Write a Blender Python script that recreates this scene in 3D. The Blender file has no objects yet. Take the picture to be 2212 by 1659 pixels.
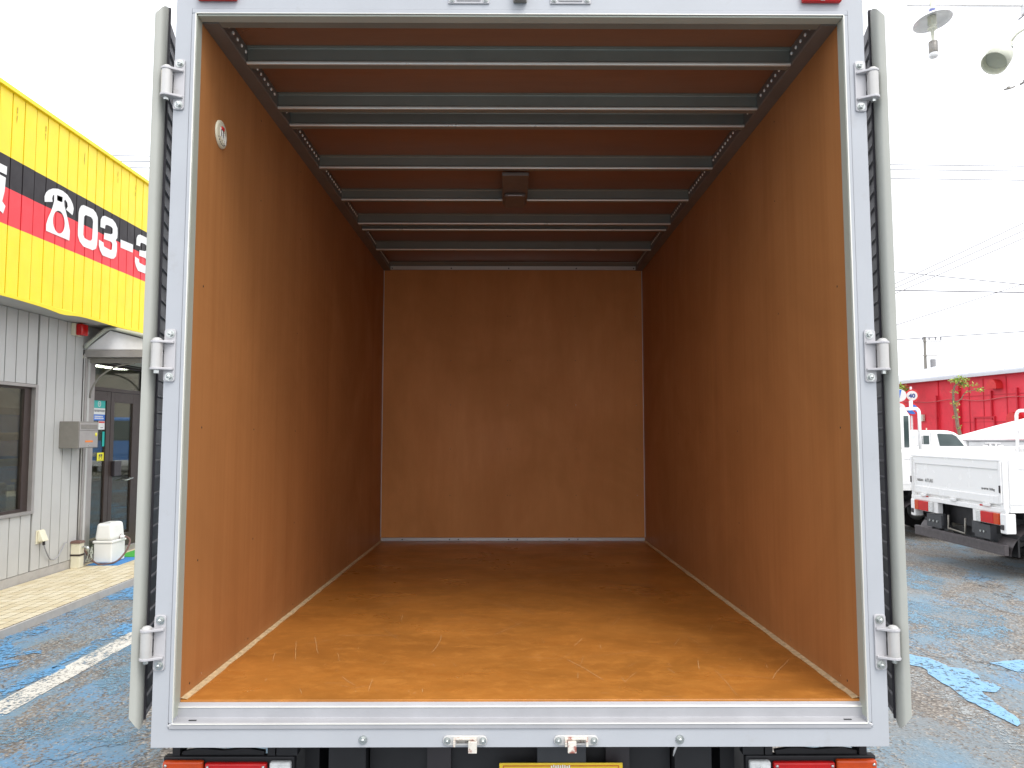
# Rear view into an empty box truck parked beside a shop
import bpy, bmesh, math, random
from mathutils import Vector, Matrix
from mathutils import noise as mnoise
random.seed(7)
sc = bpy.context.scene
col = sc.collection

# ------------------------------------------------------------------ camera
def cam_setup():
    cd = bpy.data.cameras.new('camera'); co = bpy.data.objects.new('camera', cd); col.objects.link(co)
    p, ya, ro = 0.0634, 0.0053, 0.0004
    fw = Vector((math.sin(ya)*math.cos(p), math.cos(ya)*math.cos(p), math.sin(p)))
    r = fw.cross(Vector((0, 0, 1))).normalized(); u = r.cross(fw)
    c, s = math.cos(ro), math.sin(ro)
    r2 = c*r + s*u; u2 = -s*r + c*u
    m = Matrix((r2, u2, -fw)).transposed().to_4x4()
    m.translation = Vector((-0.0341, -1.9678, 1.6086))
    co.matrix_world = m
    cd.sensor_width = 36.0; cd.lens = 36.0*1602.27/2212.0
    cd.clip_start = 0.05; cd.clip_end = 2000
    sc.camera = co
cam_setup()
sc.render.resolution_x = 1024; sc.render.resolution_y = 768

# ------------------------------------------------------------------ light
SUN_EL, SUN_AZ = math.radians(55), math.radians(150)     # azimuth from +Y clockwise: sun behind the camera, to the right
w = bpy.data.worlds.new('World'); sc.world = w; w.use_nodes = True
nt = w.node_tree; nt.nodes.clear()
out = nt.nodes.new('ShaderNodeOutputWorld'); bg = nt.nodes.new('ShaderNodeBackground')
sky = nt.nodes.new('ShaderNodeTexSky'); sky.sky_type = 'NISHITA'; sky.sun_disc = False
sky.sun_elevation = SUN_EL; sky.sun_rotation = SUN_AZ; sky.dust_density = 3.0; sky.air_density = 1.0
hs = nt.nodes.new('ShaderNodeHueSaturation'); hs.inputs['Saturation'].default_value = 0.30
mx = nt.nodes.new('ShaderNodeMix'); mx.data_type = 'RGBA'; mx.inputs[0].default_value = 0.80
mx.inputs[7].default_value = (11.6, 11.8, 12.4, 1)          # even cloud deck
nt.links.new(sky.outputs[0], hs.inputs['Color']); nt.links.new(hs.outputs[0], mx.inputs[6])
nt.links.new(mx.outputs[2], bg.inputs['Color']); bg.inputs['Strength'].default_value = 0.12
nt.links.new(bg.outputs[0], out.inputs[0])
sd = bpy.data.lights.new('sun', 'SUN'); sd.energy = 1.2; sd.angle = math.radians(25); sd.color = (1, 0.97, 0.92)
so = bpy.data.objects.new('sun', sd); col.objects.link(so)
dirv = Vector((math.sin(SUN_AZ)*math.cos(SUN_EL), math.cos(SUN_AZ)*math.cos(SUN_EL), math.sin(SUN_EL)))
so.rotation_euler = (dirv).to_track_quat('Z', 'Y').to_euler(); so.location = dirv*50
vs = sc.view_settings
vs.view_transform = 'Standard'; vs.look = 'None'; vs.exposure = 0.56; vs.gamma = 1; vs.use_curve_mapping = False
sc.render.engine = 'CYCLES'
sc.cycles.max_bounces = 10; sc.cycles.diffuse_bounces = 6; sc.cycles.glossy_bounces = 4
sc.cycles.transparent_max_bounces = 12; sc.cycles.use_denoising = True

# ------------------------------------------------------------------ material helpers
def nodes(name):
    m = bpy.data.materials.new(name); m.use_nodes = True
    t = m.node_tree; b = t.nodes['Principled BSDF']
    return m, t, b
def N(t, kind, **kw):
    n = t.nodes.new(kind)
    for k, v in kw.items(): setattr(n, k, v)
    return n
def coords(t, scale=(1, 1, 1), rot=(0, 0, 0)):
    tc = N(t, 'ShaderNodeTexCoord'); mp = N(t, 'ShaderNodeMapping')
    mp.inputs['Scale'].default_value = scale; mp.inputs['Rotation'].default_value = rot
    t.links.new(tc.outputs['Object'], mp.inputs['Vector']); return mp.outputs['Vector']
def noise(t, vec, scale, detail=4, rough=.55, dist=0):
    n = N(t, 'ShaderNodeTexNoise'); n.inputs['Scale'].default_value = scale; n.inputs['Detail'].default_value = detail
    n.inputs['Roughness'].default_value = rough; n.inputs['Distortion'].default_value = dist
    t.links.new(vec, n.inputs['Vector']); return n.outputs['Fac']
def ramp(t, fac, stops, interp='LINEAR'):
    r = N(t, 'ShaderNodeValToRGB'); cr = r.color_ramp; cr.interpolation = interp
    while len(cr.elements) < len(stops): cr.elements.new(.5)
    for e, (p, c) in zip(cr.elements, stops):
        e.position = p; e.color = c if len(c) == 4 else (*c, 1)
    t.links.new(fac, r.inputs[0]); return r.outputs[0]
def mixc(t, f, a, b, mode='MIX'):
    m = N(t, 'ShaderNodeMix'); m.data_type = 'RGBA'; m.blend_type = mode
    for i, v in ((0, f), (6, a), (7, b)):
        if isinstance(v, (int, float)): m.inputs[i].default_value = v
        elif isinstance(v, (tuple, list)): m.inputs[i].default_value = (*v[:3], 1)
        else: t.links.new(v, m.inputs[i])
    return m.outputs[2]
def math2(t, op, a, b=0.0, c=0.0):
    m = N(t, 'ShaderNodeMath', operation=op)
    for i, v in enumerate((a, b, c)):
        if isinstance(v, (int, float)): m.inputs[i].default_value = v
        else: t.links.new(v, m.inputs[i])
    return m.outputs[0]
def bump(t, b, h, strength=.2, dist=.002):
    n = N(t, 'ShaderNodeBump'); n.inputs['Strength'].default_value = strength; n.inputs['Distance'].default_value = dist
    t.links.new(h, n.inputs['Height']); t.links.new(n.outputs[0], b.inputs['Normal'])
def mat(name, c, rough=.5, metal=0, var=.12, scale=6, bmp=0, spec=.5, emit=None, dirt=None):
    m, t, b = nodes(name)
    v = coords(t)
    f = noise(t, v, scale, 5, .6)
    dk = tuple(x*(1-var) for x in c); lt = tuple(min(1, x*(1+var)) for x in c)
    colr = ramp(t, f, [(.3, dk), (.7, lt)])
    if dirt:
        g = noise(t, v, dirt[1], 6, .7)
        mask = ramp(t, g, [(dirt[2], (0, 0, 0)), (dirt[2]+.12, (1, 1, 1))])
        colr = mixc(t, math2(t, 'MULTIPLY', mask, dirt[3]), colr, dirt[0])
    t.links.new(colr, b.inputs['Base Color'])
    rr = ramp(t, noise(t, v, scale*3, 3), [(.2, (max(0, rough-.08),)*3), (.8, (min(1, rough+.08),)*3)])
    t.links.new(rr, b.inputs['Roughness'])
    b.inputs['Metallic'].default_value = metal; b.inputs['Specular IOR Level'].default_value = spec
    if bmp: bump(t, b, noise(t, v, scale*12, 4), bmp, .002)
    if emit:
        b.inputs['Emission Color'].default_value = (*emit[0], 1); b.inputs['Emission Strength'].default_value = emit[1]
    return m

M = {}
M['stain'] = mat('rust_stain', (.50, .34, .02), .6, 0, .3, 60)
M['frame'] = mat('painted_aluminium', (.425, .44, .465), .42, 0, .05, 3, .03, .5, dirt=((.30, .28, .25), 7, .60, .30))
M['lip'] = mat('bright_aluminium', (.56, .56, .565), .36, .25, .06, 5, .02)
M['sill'] = mat('scuffed_sill_aluminium', (.41, .41, .425), .40, .2, .08, 7, .03)
M['reveal'] = mat('grey_green_aluminium', (.44, .465, .40), .5, .1, .05, 4, .0)
M['gasket'] = mat('grey_rubber', (.215, .235, .20), .6, 0, .10, 6, .05)
M['doorpaint'] = mat('pale_door_paint', (.40, .405, .365), .5, 0, .05, 3, .0)
M['darkseal'] = mat('dark_rubber', (.025, .022, .03), .7, 0, .2, 8)
M['corrug'] = mat('grey_sheet_metal', (.055, .052, .066), .5, .1, .08, 4)
M['doorrib'] = mat('dull_rib', (.13, .125, .14), .5, .2, .08, 4)
M['silverglint'] = mat('silver_strip_and_glint', (.78, .77, .70), .32, .4, .02, 3, 0)  # silver back strip; also the painted highlights on bow lips and frame edges
M['bow'] = mat('galvanised_bow', (.25, .26, .225), .45, .35, .08, 4, .0)
M['rail'] = mat('dull_rail', (.20, .19, .175), .45, .3, .10, 4, .0)
M['rivet'] = mat('bright_rivet', (.85, .85, .80), .35, .1, .05, 30)
M['zinc'] = mat('zinc_bolt', (.55, .57, .55), .28, .9, .12, 30)
M['keeper'] = mat('keeper_plate_zinc', (.62, .61, .59), .35, .2, .08, 20, .05)
M['hinge'] = mat('hinge_paint', (.50, .49, .50), .40, .1, .06, 12, .04, dirt=((.30, .27, .23), 14, .64, .5))
M['barrel'] = mat('hinge_barrel', (.52, .51, .49), .33, .2, .08, 14)
M['rust'] = mat('chipped_keeper', (.72, .68, .60), .5, .2, .12, 25, .1, dirt=((.30, .045, .02), 60, .50, .9))
M['black'] = mat('black_chassis', (.010, .010, .012), .6, 0, .3, 5)
M['darkgrey'] = mat('dark_grey_steel', (.045, .047, .052), .45, .2, .15, 6, .05)
M['tyre'] = mat('tyre_rubber', (.02, .02, .02), .8, 0, .2, 20, .1)
M['rim'] = mat('wheel_rim', (.45, .45, .44), .4, .6, .1, 10)
M['caulk'] = mat('tan_edge_strip', (.62, .47, .27), .7, 0, .25, 60, .2)
M['scratch'] = mat('bare_wood_scratch', (.62, .36, .16), .6, 0, .3, 40)
M['screw'] = mat('bright_screw', (.75, .72, .62), .25, .8, .1, 30)
M['darkscrew'] = mat('dark_screw_head', (.05, .04, .035), .5, .3, .1, 30)
M['white'] = mat('white_vehicle_paint', (.86, .86, .855), .25, 0, .004, 2)
M['whiteplastic'] = mat('white_plastic', (.80, .80, .76), .4, 0, .03, 4, .02, dirt=((.55, .5, .42), 12, .66, .35))
M['cream'] = mat('cream_plastic', (.70, .66, .50), .5, 0, .06, 6, .05, dirt=((.35, .28, .16), 20, .60, .5))
M['yellow'] = mat('yellow_board_paint', (.92, .69, .010), .42, 0, .05, 3, .02, dirt=((.35, .20, .02), 7, .70, .6))
M['red_p'] = mat('red_stripe_paint', (.80, .022, .035), .42, 0, .05, 3, .02)
M['black_p'] = mat('black_stripe_paint', (.020, .016, .018), .5, 0, .15, 3, .02, .3)
M['letter'] = mat('white_lettering', (.80, .80, .78), .45, 0, .04, 8, .02)
M['siding'] = mat('grey_siding_paint', (.49, .485, .46), .55, 0, .04, 3, .05, dirt=((.38, .36, .32), 5, .62, .35))
M['groove'] = mat('dark_joint', (.05, .045, .04), .8, 0, .2, 10)
M['plinth'] = mat('concrete_plinth', (.42, .40, .37), .8, 0, .10, 12, .3, dirt=((.25, .23, .20), 6, .55, .4))
M['soffit'] = mat('grey_soffit', (.44, .43, .42), .6, 0, .05, 3)
M['brown'] = mat('brown_aluminium', (.048, .033, .028), .4, .2, .12, 8, .02)
M['greyalu'] = mat('grey_mill_aluminium', (.36, .34, .32), .42, .4, .08, 8, .02)
M['mailbox'] = mat('mailbox_steel', (.25, .235, .205), .38, .4, .07, 12, .02)
M['redlens'] = mat('red_lens', (.52, .007, .007), .15, 0, .1, 20)
M['amberlens'] = mat('amber_lens', (.55, .060, .006), .15, 0, .12, 30)
M['clearlens'] = mat('clear_lens', (.62, .63, .62), .15, 0, .2, 60, .3)
M['lamphouse'] = mat('brown_grey_lamp_case', (.15, .12, .10), .45, 0, .08, 8)
M['housing'] = mat('black_lamp_housing', (.03, .025, .028), .4, 0, .1, 8)
M['plate'] = mat('yellow_number_plate', (.78, .55, .03), .4, 0, .05, 12)
M['platered'] = mat('plate_border', (.52, .10, .02), .4, 0, .05, 12)
M['redwall'] = mat('red_wall_paint', (.78, .040, .065), .55, 0, .10, .8, .05, dirt=((.60, .035, .05), 1.3, .52, .5))
M['redtrim'] = mat('red_trim_paint', (.55, .018, .035), .5, 0, .1, 2)
M['roof'] = mat('pale_sheet_roof', (.62, .63, .66), .5, 0, .06, .5, .02)
M['bark'] = mat('tree_bark', (.16, .12, .08), .85, 0, .3, 30, .5)
M['green'] = mat('green_door_mat', (.05, .35, .04), .9, 0, .25, 120, .5)
M['bluemat'] = mat('blue_mat', (.05, .22, .50), .8, 0, .15, 40, .3)
M['teal'] = mat('teal_sticker', (.02, .45, .40), .4); M['bluest'] = mat('blue_sticker', (.04, .18, .62), .4)
M['paper'] = mat('white_paper', (.78, .78, .75), .6, 0, .03); M['yelst'] = mat('yellow_sticker', (.85, .78, .03), .5)
M['orange'] = mat('orange_sticker', (.80, .22, .02), .5); M['redst'] = mat('red_print', (.65, .03, .03), .5)
M['ink'] = mat('dark_ink', (.04, .04, .05), .5); M['blueink'] = mat('blue_print', (.03, .10, .45), .5)
M['greyink'] = mat('grey_print', (.22, .22, .22), .5)
M['hose'] = mat('brown_rubber_hose', (.13, .07, .055), .5, 0, .15, 20)
M['wirem'] = mat('grey_cable', (.30, .30, .31), .6); M['wiredark'] = mat('dark_cable', (.12, .12, .13), .6)
M['fluor'] = mat('lit_tube', (.9, .9, .9), .4, emit=((1, .99, .93), 45.0))
M['room'] = mat('room_paint', (.58, .56, .48), .7, 0, .06, 3); M['roomfloor'] = mat('room_floor', (.20, .18, .16), .6)
M['bluetruck'] = mat('blue_vehicle_paint', (.10, .26, .62), .25, 0, .04, 3)
M['lampwhite'] = mat('lamp_enamel', (.80, .80, .80), .35, .0, .05, 10); M['lampcream'] = mat('cream_enamel', (.62, .63, .52), .35, .1, .06, 10)
M['tarp'] = mat('white_tarpaulin', (.78, .78, .78), .6, 0, .03, 3, .1)
M['grass'] = mat('fresh_leaves', (.13, .22, .025), .5, 0, .35, 14)
M['guard'] = mat('rubbed_steel_rail', (.085, .075, .078), .5, .3, .2, 15, .2)

def leaf_mat():
    m, t, b = nodes('young_leaves')
    o = N(t, 'ShaderNodeNewGeometry')
    c = ramp(t, o.outputs['Random Per Island'], [(0, (.12, .20, .02)), (.5, (.26, .38, .05)), (1, (.42, .52, .09))])
    t.links.new(c, b.inputs['Base Color']); b.inputs['Roughness'].default_value = .5
    return m
M['leaf'] = leaf_mat()

def glass_mat(name, tint=(.75, .78, .74), refl=1.0, opacity=0.0):
    m, t, b = nodes(name); t.nodes.remove(b)
    o = t.nodes['Material Output']
    tr = N(t, 'ShaderNodeBsdfTransparent'); tr.inputs[0].default_value = (*tint, 1)
    gl = N(t, 'ShaderNodeBsdfGlossy'); gl.inputs['Roughness'].default_value = .01
    fr = N(t, 'ShaderNodeFresnel'); fr.inputs[0].default_value = 1.62
    f = math2(t, 'MULTIPLY', fr.outputs[0], refl)
    f2 = math2(t, 'MINIMUM', f, 1.0)
    ms = N(t, 'ShaderNodeMixShader'); t.links.new(f2, ms.inputs[0]); t.links.new(tr.outputs[0], ms.inputs[1]); t.links.new(gl.outputs[0], ms.inputs[2])
    t.links.new(ms.outputs[0], o.inputs[0]); return m
M['glass'] = glass_mat('window_glass', (.92, .95, .88), .9)
def darkglass():
    m, t, b = nodes('vehicle_glass')
    f = noise(t, coords(t), 1.5, 2)
    t.links.new(ramp(t, f, [(.3, (.05, .07, .07)), (.7, (.12, .15, .15))]), b.inputs['Base Color'])
    b.inputs['Roughness'].default_value = .05; return m
M['vglass'] = darkglass()

def wood(name, base, dark, light, grain=(22, 22, .9), rough=.5, gloss=.5, sheets=None, blotch=1.2, seed=0.0, mott=.5, bands=0):
    m, t, b = nodes(name)
    tc = N(t, 'ShaderNodeTexCoord'); mp0 = N(t, 'ShaderNodeMapping'); mp0.inputs['Location'].default_value = (seed, seed*.7, seed*.3)
    t.links.new(tc.outputs['Object'], mp0.inputs[0]); v0 = mp0.outputs[0]
    mp = N(t, 'ShaderNodeMapping'); mp.inputs['Scale'].default_value = grain; t.links.new(v0, mp.inputs[0])
    g1 = noise(t, mp.outputs[0], 1.0, 6, .62, .35)
    mp2 = N(t, 'ShaderNodeMapping'); mp2.inputs['Scale'].default_value = tuple(x*6 for x in grain); t.links.new(v0, mp2.inputs[0])
    g2 = noise(t, mp2.outputs[0], 1.0, 4, .7, .1)
    c = ramp(t, g1, [(.22, dark), (.5, base), (.80, light)])
    c = mixc(t, .35, c, ramp(t, g2, [(.3, dark), (.7, light)]))
    bl = noise(t, v0, blotch, 4, .6, .5)
    c = mixc(t, math2(t, 'MULTIPLY', ramp(t, bl, [(.35, (0, 0, 0)), (.75, (1, 1, 1))]), mott), c, tuple(x*.72 for x in base))
    if bands:
        mp5 = N(t, 'ShaderNodeMapping'); mp5.inputs['Scale'].default_value = (2.4, 3.6, 1); t.links.new(v0, mp5.inputs[0])
        bn = noise(t, mp5.outputs[0], 1.0, 5, .65, .8)
        c = mixc(t, math2(t, 'MULTIPLY', ramp(t, bn, [(.42, (0, 0, 0)), (.62, (1, 1, 1))]), bands), c, tuple(x*.60 for x in base))
        bn2 = noise(t, mp5.outputs[0], 5.0, 6, .75, .4)
        c = mixc(t, math2(t, 'MULTIPLY', ramp(t, bn2, [(.5, (0, 0, 0)), (.7, (1, 1, 1))]), bands*.6), c, tuple(min(1, x*1.25) for x in light))
    # small dents and pale specks
    vo = N(t, 'ShaderNodeTexVoronoi'); vo.inputs['Scale'].default_value = 16; t.links.new(v0, vo.inputs['Vector'])
    speck = ramp(t, vo.outputs['Distance'], [(.0, (1, 1, 1)), (.03, (0, 0, 0))])
    c = mixc(t, math2(t, 'MULTIPLY', speck, .5), c, tuple(min(1, x*1.9) for x in light))
    t.links.new(c, b.inputs['Base Color'])
    rr = ramp(t, bl, [(.3, (rough-.07,)*3), (.7, (rough+.1,)*3)])
    t.links.new(rr, b.inputs['Roughness']); b.inputs['Specular IOR Level'].default_value = gloss
    bump(t, b, g2, .12, .001)
    return m
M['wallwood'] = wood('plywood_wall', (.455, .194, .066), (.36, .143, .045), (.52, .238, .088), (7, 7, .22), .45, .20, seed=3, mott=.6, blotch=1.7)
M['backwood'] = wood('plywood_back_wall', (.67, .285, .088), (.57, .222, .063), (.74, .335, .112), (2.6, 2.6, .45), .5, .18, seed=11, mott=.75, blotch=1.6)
M['floorwood'] = wood('plywood_floor', (.52, .200, .036), (.40, .135, .020), (.60, .255, .055), (2.5, 5.0, 2), .32, .45, blotch=2.6, seed=5, mott=.8, bands=.6)
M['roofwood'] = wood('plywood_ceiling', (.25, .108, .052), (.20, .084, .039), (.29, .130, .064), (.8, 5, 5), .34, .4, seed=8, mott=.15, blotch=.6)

def ground_mat():
    m, t, b = nodes('asphalt_with_worn_blue_paint')
    v = coords(t)
    sp = N(t, 'ShaderNodeTexVoronoi'); sp.inputs['Scale'].default_value = 75; t.links.new(v, sp.inputs['Vector'])
    base = ramp(t, sp.outputs['Color'], [(.0, (.045, .04, .036)), (.35, (.115, .102, .089)), (.7, (.235, .21, .18)), (1, (.52, .48, .42))])
    big = noise(t, v, .7, 5, .6)
    base = mixc(t, ramp(t, big, [(.35, (0, 0, 0)), (.7, (.7, .7, .7))]), base, mixc(t, .5, base, (.23, .19, .15)))
    mp = N(t, 'ShaderNodeMapping'); mp.inputs['Scale'].default_value = (1.5, .75, 1); mp.inputs['Location'].default_value = (3.7, 1.3, 0)
    t.links.new(v, mp.inputs[0])
    pm = noise(t, mp.outputs[0], 1.0, 7, .62, .8)
    wear = noise(t, v, 46, 5, .8)
    mp3 = N(t, 'ShaderNodeMapping'); mp3.inputs['Scale'].default_value = (18, 6, 1); t.links.new(v, mp3.inputs[0])
    wear2 = noise(t, mp3.outputs[0], 1.0, 5, .7, .6)
    s = math2(t, 'ADD', pm, math2(t, 'MULTIPLY', math2(t, 'SUBTRACT', wear, .5), 1.25))
    s = math2(t, 'ADD', s, math2(t, 'MULTIPLY', math2(t, 'SUBTRACT', wear2, .5), .55))
    sx = N(t, 'ShaderNodeSeparateXYZ'); t.links.new(v, sx.inputs[0])
    side = N(t, 'ShaderNodeMapRange'); t.links.new(sx.outputs[0], side.inputs[0]); side.inputs[1].default_value = -3.5; side.inputs[2].default_value = 3.0; side.inputs[3].default_value = .10; side.inputs[4].default_value = -.09
    pmask = ramp(t, math2(t, 'ADD', s, math2(t, 'MULTIPLY', side.outputs[0], .25)), [(.455, (0, 0, 0)), (.56, (1, 1, 1))])
    # faded grey-blue in most places, stronger blue in some
    tone = math2(t, 'ADD', noise(t, v, 1.1, 4), side.outputs[0])
    blue = ramp(t, tone, [(.36, (.20, .23, .245)), (.50, (.165, .255, .32)), (.64, (.12, .275, .44))])
    c = mixc(t, math2(t, 'MULTIPLY', pmask, .86), base, blue)
    # cracks
    mp2 = N(t, 'ShaderNodeMapping'); mp2.inputs['Scale'].default_value = (1, .8, 1); t.links.new(v, mp2.inputs[0])
    nv = N(t, 'ShaderNodeTexNoise'); nv.inputs['Scale'].default_value = 2.4; nv.inputs['Detail'].default_value = 5; t.links.new(mp2.outputs[0], nv.inputs['Vector'])
    addv = N(t, 'ShaderNodeVectorMath', operation='ADD'); sc_ = N(t, 'ShaderNodeVectorMath', operation='SCALE'); sc_.inputs['Scale'].default_value = .8
    t.links.new(nv.outputs['Color'], sc_.inputs[0]); t.links.new(mp2.outputs[0], addv.inputs[0]); t.links.new(sc_.outputs[0], addv.inputs[1])
    ce = N(t, 'ShaderNodeTexVoronoi'); ce.feature = 'DISTANCE_TO_EDGE'; ce.inputs['Scale'].default_value = .85; t.links.new(addv.outputs[0], ce.inputs['Vector'])
    crack = ramp(t, ce.outputs['Distance'], [(0, (1, 1, 1)), (.0055, (0, 0, 0))])
    cm = math2(t, 'MULTIPLY', crack, ramp(t, noise(t, v, 1.1, 2), [(.42, (0, 0, 0)), (.52, (1, 1, 1))]))
    c = mixc(t, math2(t, 'MULTIPLY', cm, .85), c, (.03, .028, .028))
    t.links.new(c, b.inputs['Base Color']); b.inputs['Roughness'].default_value = .75
    b.inputs['Specular IOR Level'].default_value = .35
    h = math2(t, 'ADD', sp.outputs['Distance'], math2(t, 'MULTIPLY', cm, -3.0))
    bump(t, b, h, .55, .006)
    return m
M['ground'] = ground_mat()
def worn_paint(name, c, keep, c2, alpha_lo=.0, fine=45):
    m, t, b = nodes(name)
    o = t.nodes['Material Output']
    v = coords(t)
    a = noise(t, v, fine, 5, .72); bb = noise(t, v, 3.0, 5, .65)
    mp3 = N(t, 'ShaderNodeMapping'); mp3.inputs['Scale'].default_value = (26, 9, 1); t.links.new(v, mp3.inputs[0])
    d = noise(t, mp3.outputs[0], 1, 5, .7, .6)
    s = math2(t, 'ADD', math2(t, 'MULTIPLY', a, .5), math2(t, 'ADD', math2(t, 'MULTIPLY', bb, .3), math2(t, 'MULTIPLY', d, .2)))
    mask = ramp(t, s, [(keep-.02, (1, 1, 1)), (keep+.03, (0, 0, 0))])
    # crackle
    vo = N(t, 'ShaderNodeTexVoronoi'); vo.feature = 'DISTANCE_TO_EDGE'; vo.inputs['Scale'].default_value = 13; 
    nv = N(t, 'ShaderNodeTexNoise'); nv.inputs['Scale'].default_value = 9; t.links.new(v, nv.inputs['Vector'])
    av = N(t, 'ShaderNodeVectorMath', operation='ADD'); sv = N(t, 'ShaderNodeVectorMath', operation='SCALE'); sv.inputs['Scale'].default_value = .12
    t.links.new(nv.outputs['Color'], sv.inputs[0]); t.links.new(v, av.inputs[0]); t.links.new(sv.outputs[0], av.inputs[1]); t.links.new(av.outputs[0], vo.inputs['Vector'])
    cr = ramp(t, vo.outputs['Distance'], [(0.0, (0, 0, 0)), (.018, (1, 1, 1))])
    mask = math2(t, 'MULTIPLY', mask, math2(t, 'MAXIMUM', cr, ramp(t, bb, [(.40, (0, 0, 0)), (.5, (1, 1, 1))])))
    t.links.new(mixc(t, ramp(t, bb, [(.3, (0, 0, 0)), (.7, (1, 1, 1))]), c, c2), b.inputs['Base Color']); b.inputs['Roughness'].default_value = .6
    tr = N(t, 'ShaderNodeBsdfTransparent'); ms = N(t, 'ShaderNodeMixShader')
    t.links.new(mask, ms.inputs[0]); t.links.new(tr.outputs[0], ms.inputs[1]); t.links.new(b.outputs[0], ms.inputs[2]); t.links.new(ms.outputs[0], o.inputs[0])
    return m
M['whiteline'] = worn_paint('worn_white_line', (.66, .64, .58), .525, (.54, .53, .49))
M['bluepatch'] = worn_paint('bright_blue_paint', (.20, .40, .60), .535, (.18, .34, .48), fine=30)
M['bluepatch2'] = worn_paint('deep_blue_paint', (.10, .30, .56), .50, (.12, .29, .47), fine=30)
M['fadedblue'] = worn_paint('faded_blue_paint', (.15, .28, .38), .47, (.17, .30, .40))
M['fadedwhite'] = worn_paint('faded_white_paint', (.34, .35, .34), .48, (.28, .30, .30))
def tile_mat():
    m, t, b = nodes('cream_floor_tile')
    oi = N(t, 'ShaderNodeObjectInfo'); v = coords(t)
    c = ramp(t, oi.outputs['Random'], [(0, (.60, .51, .33)), (.5, (.67, .59, .41)), (1, (.72, .65, .48))])
    c = mixc(t, math2(t, 'MULTIPLY', noise(t, v, 40, 4), .35), c, (.45, .36, .22))
    t.links.new(c, b.inputs['Base Color']); b.inputs['Roughness'].default_value = .5
    return m
M['tile'] = tile_mat()

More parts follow.
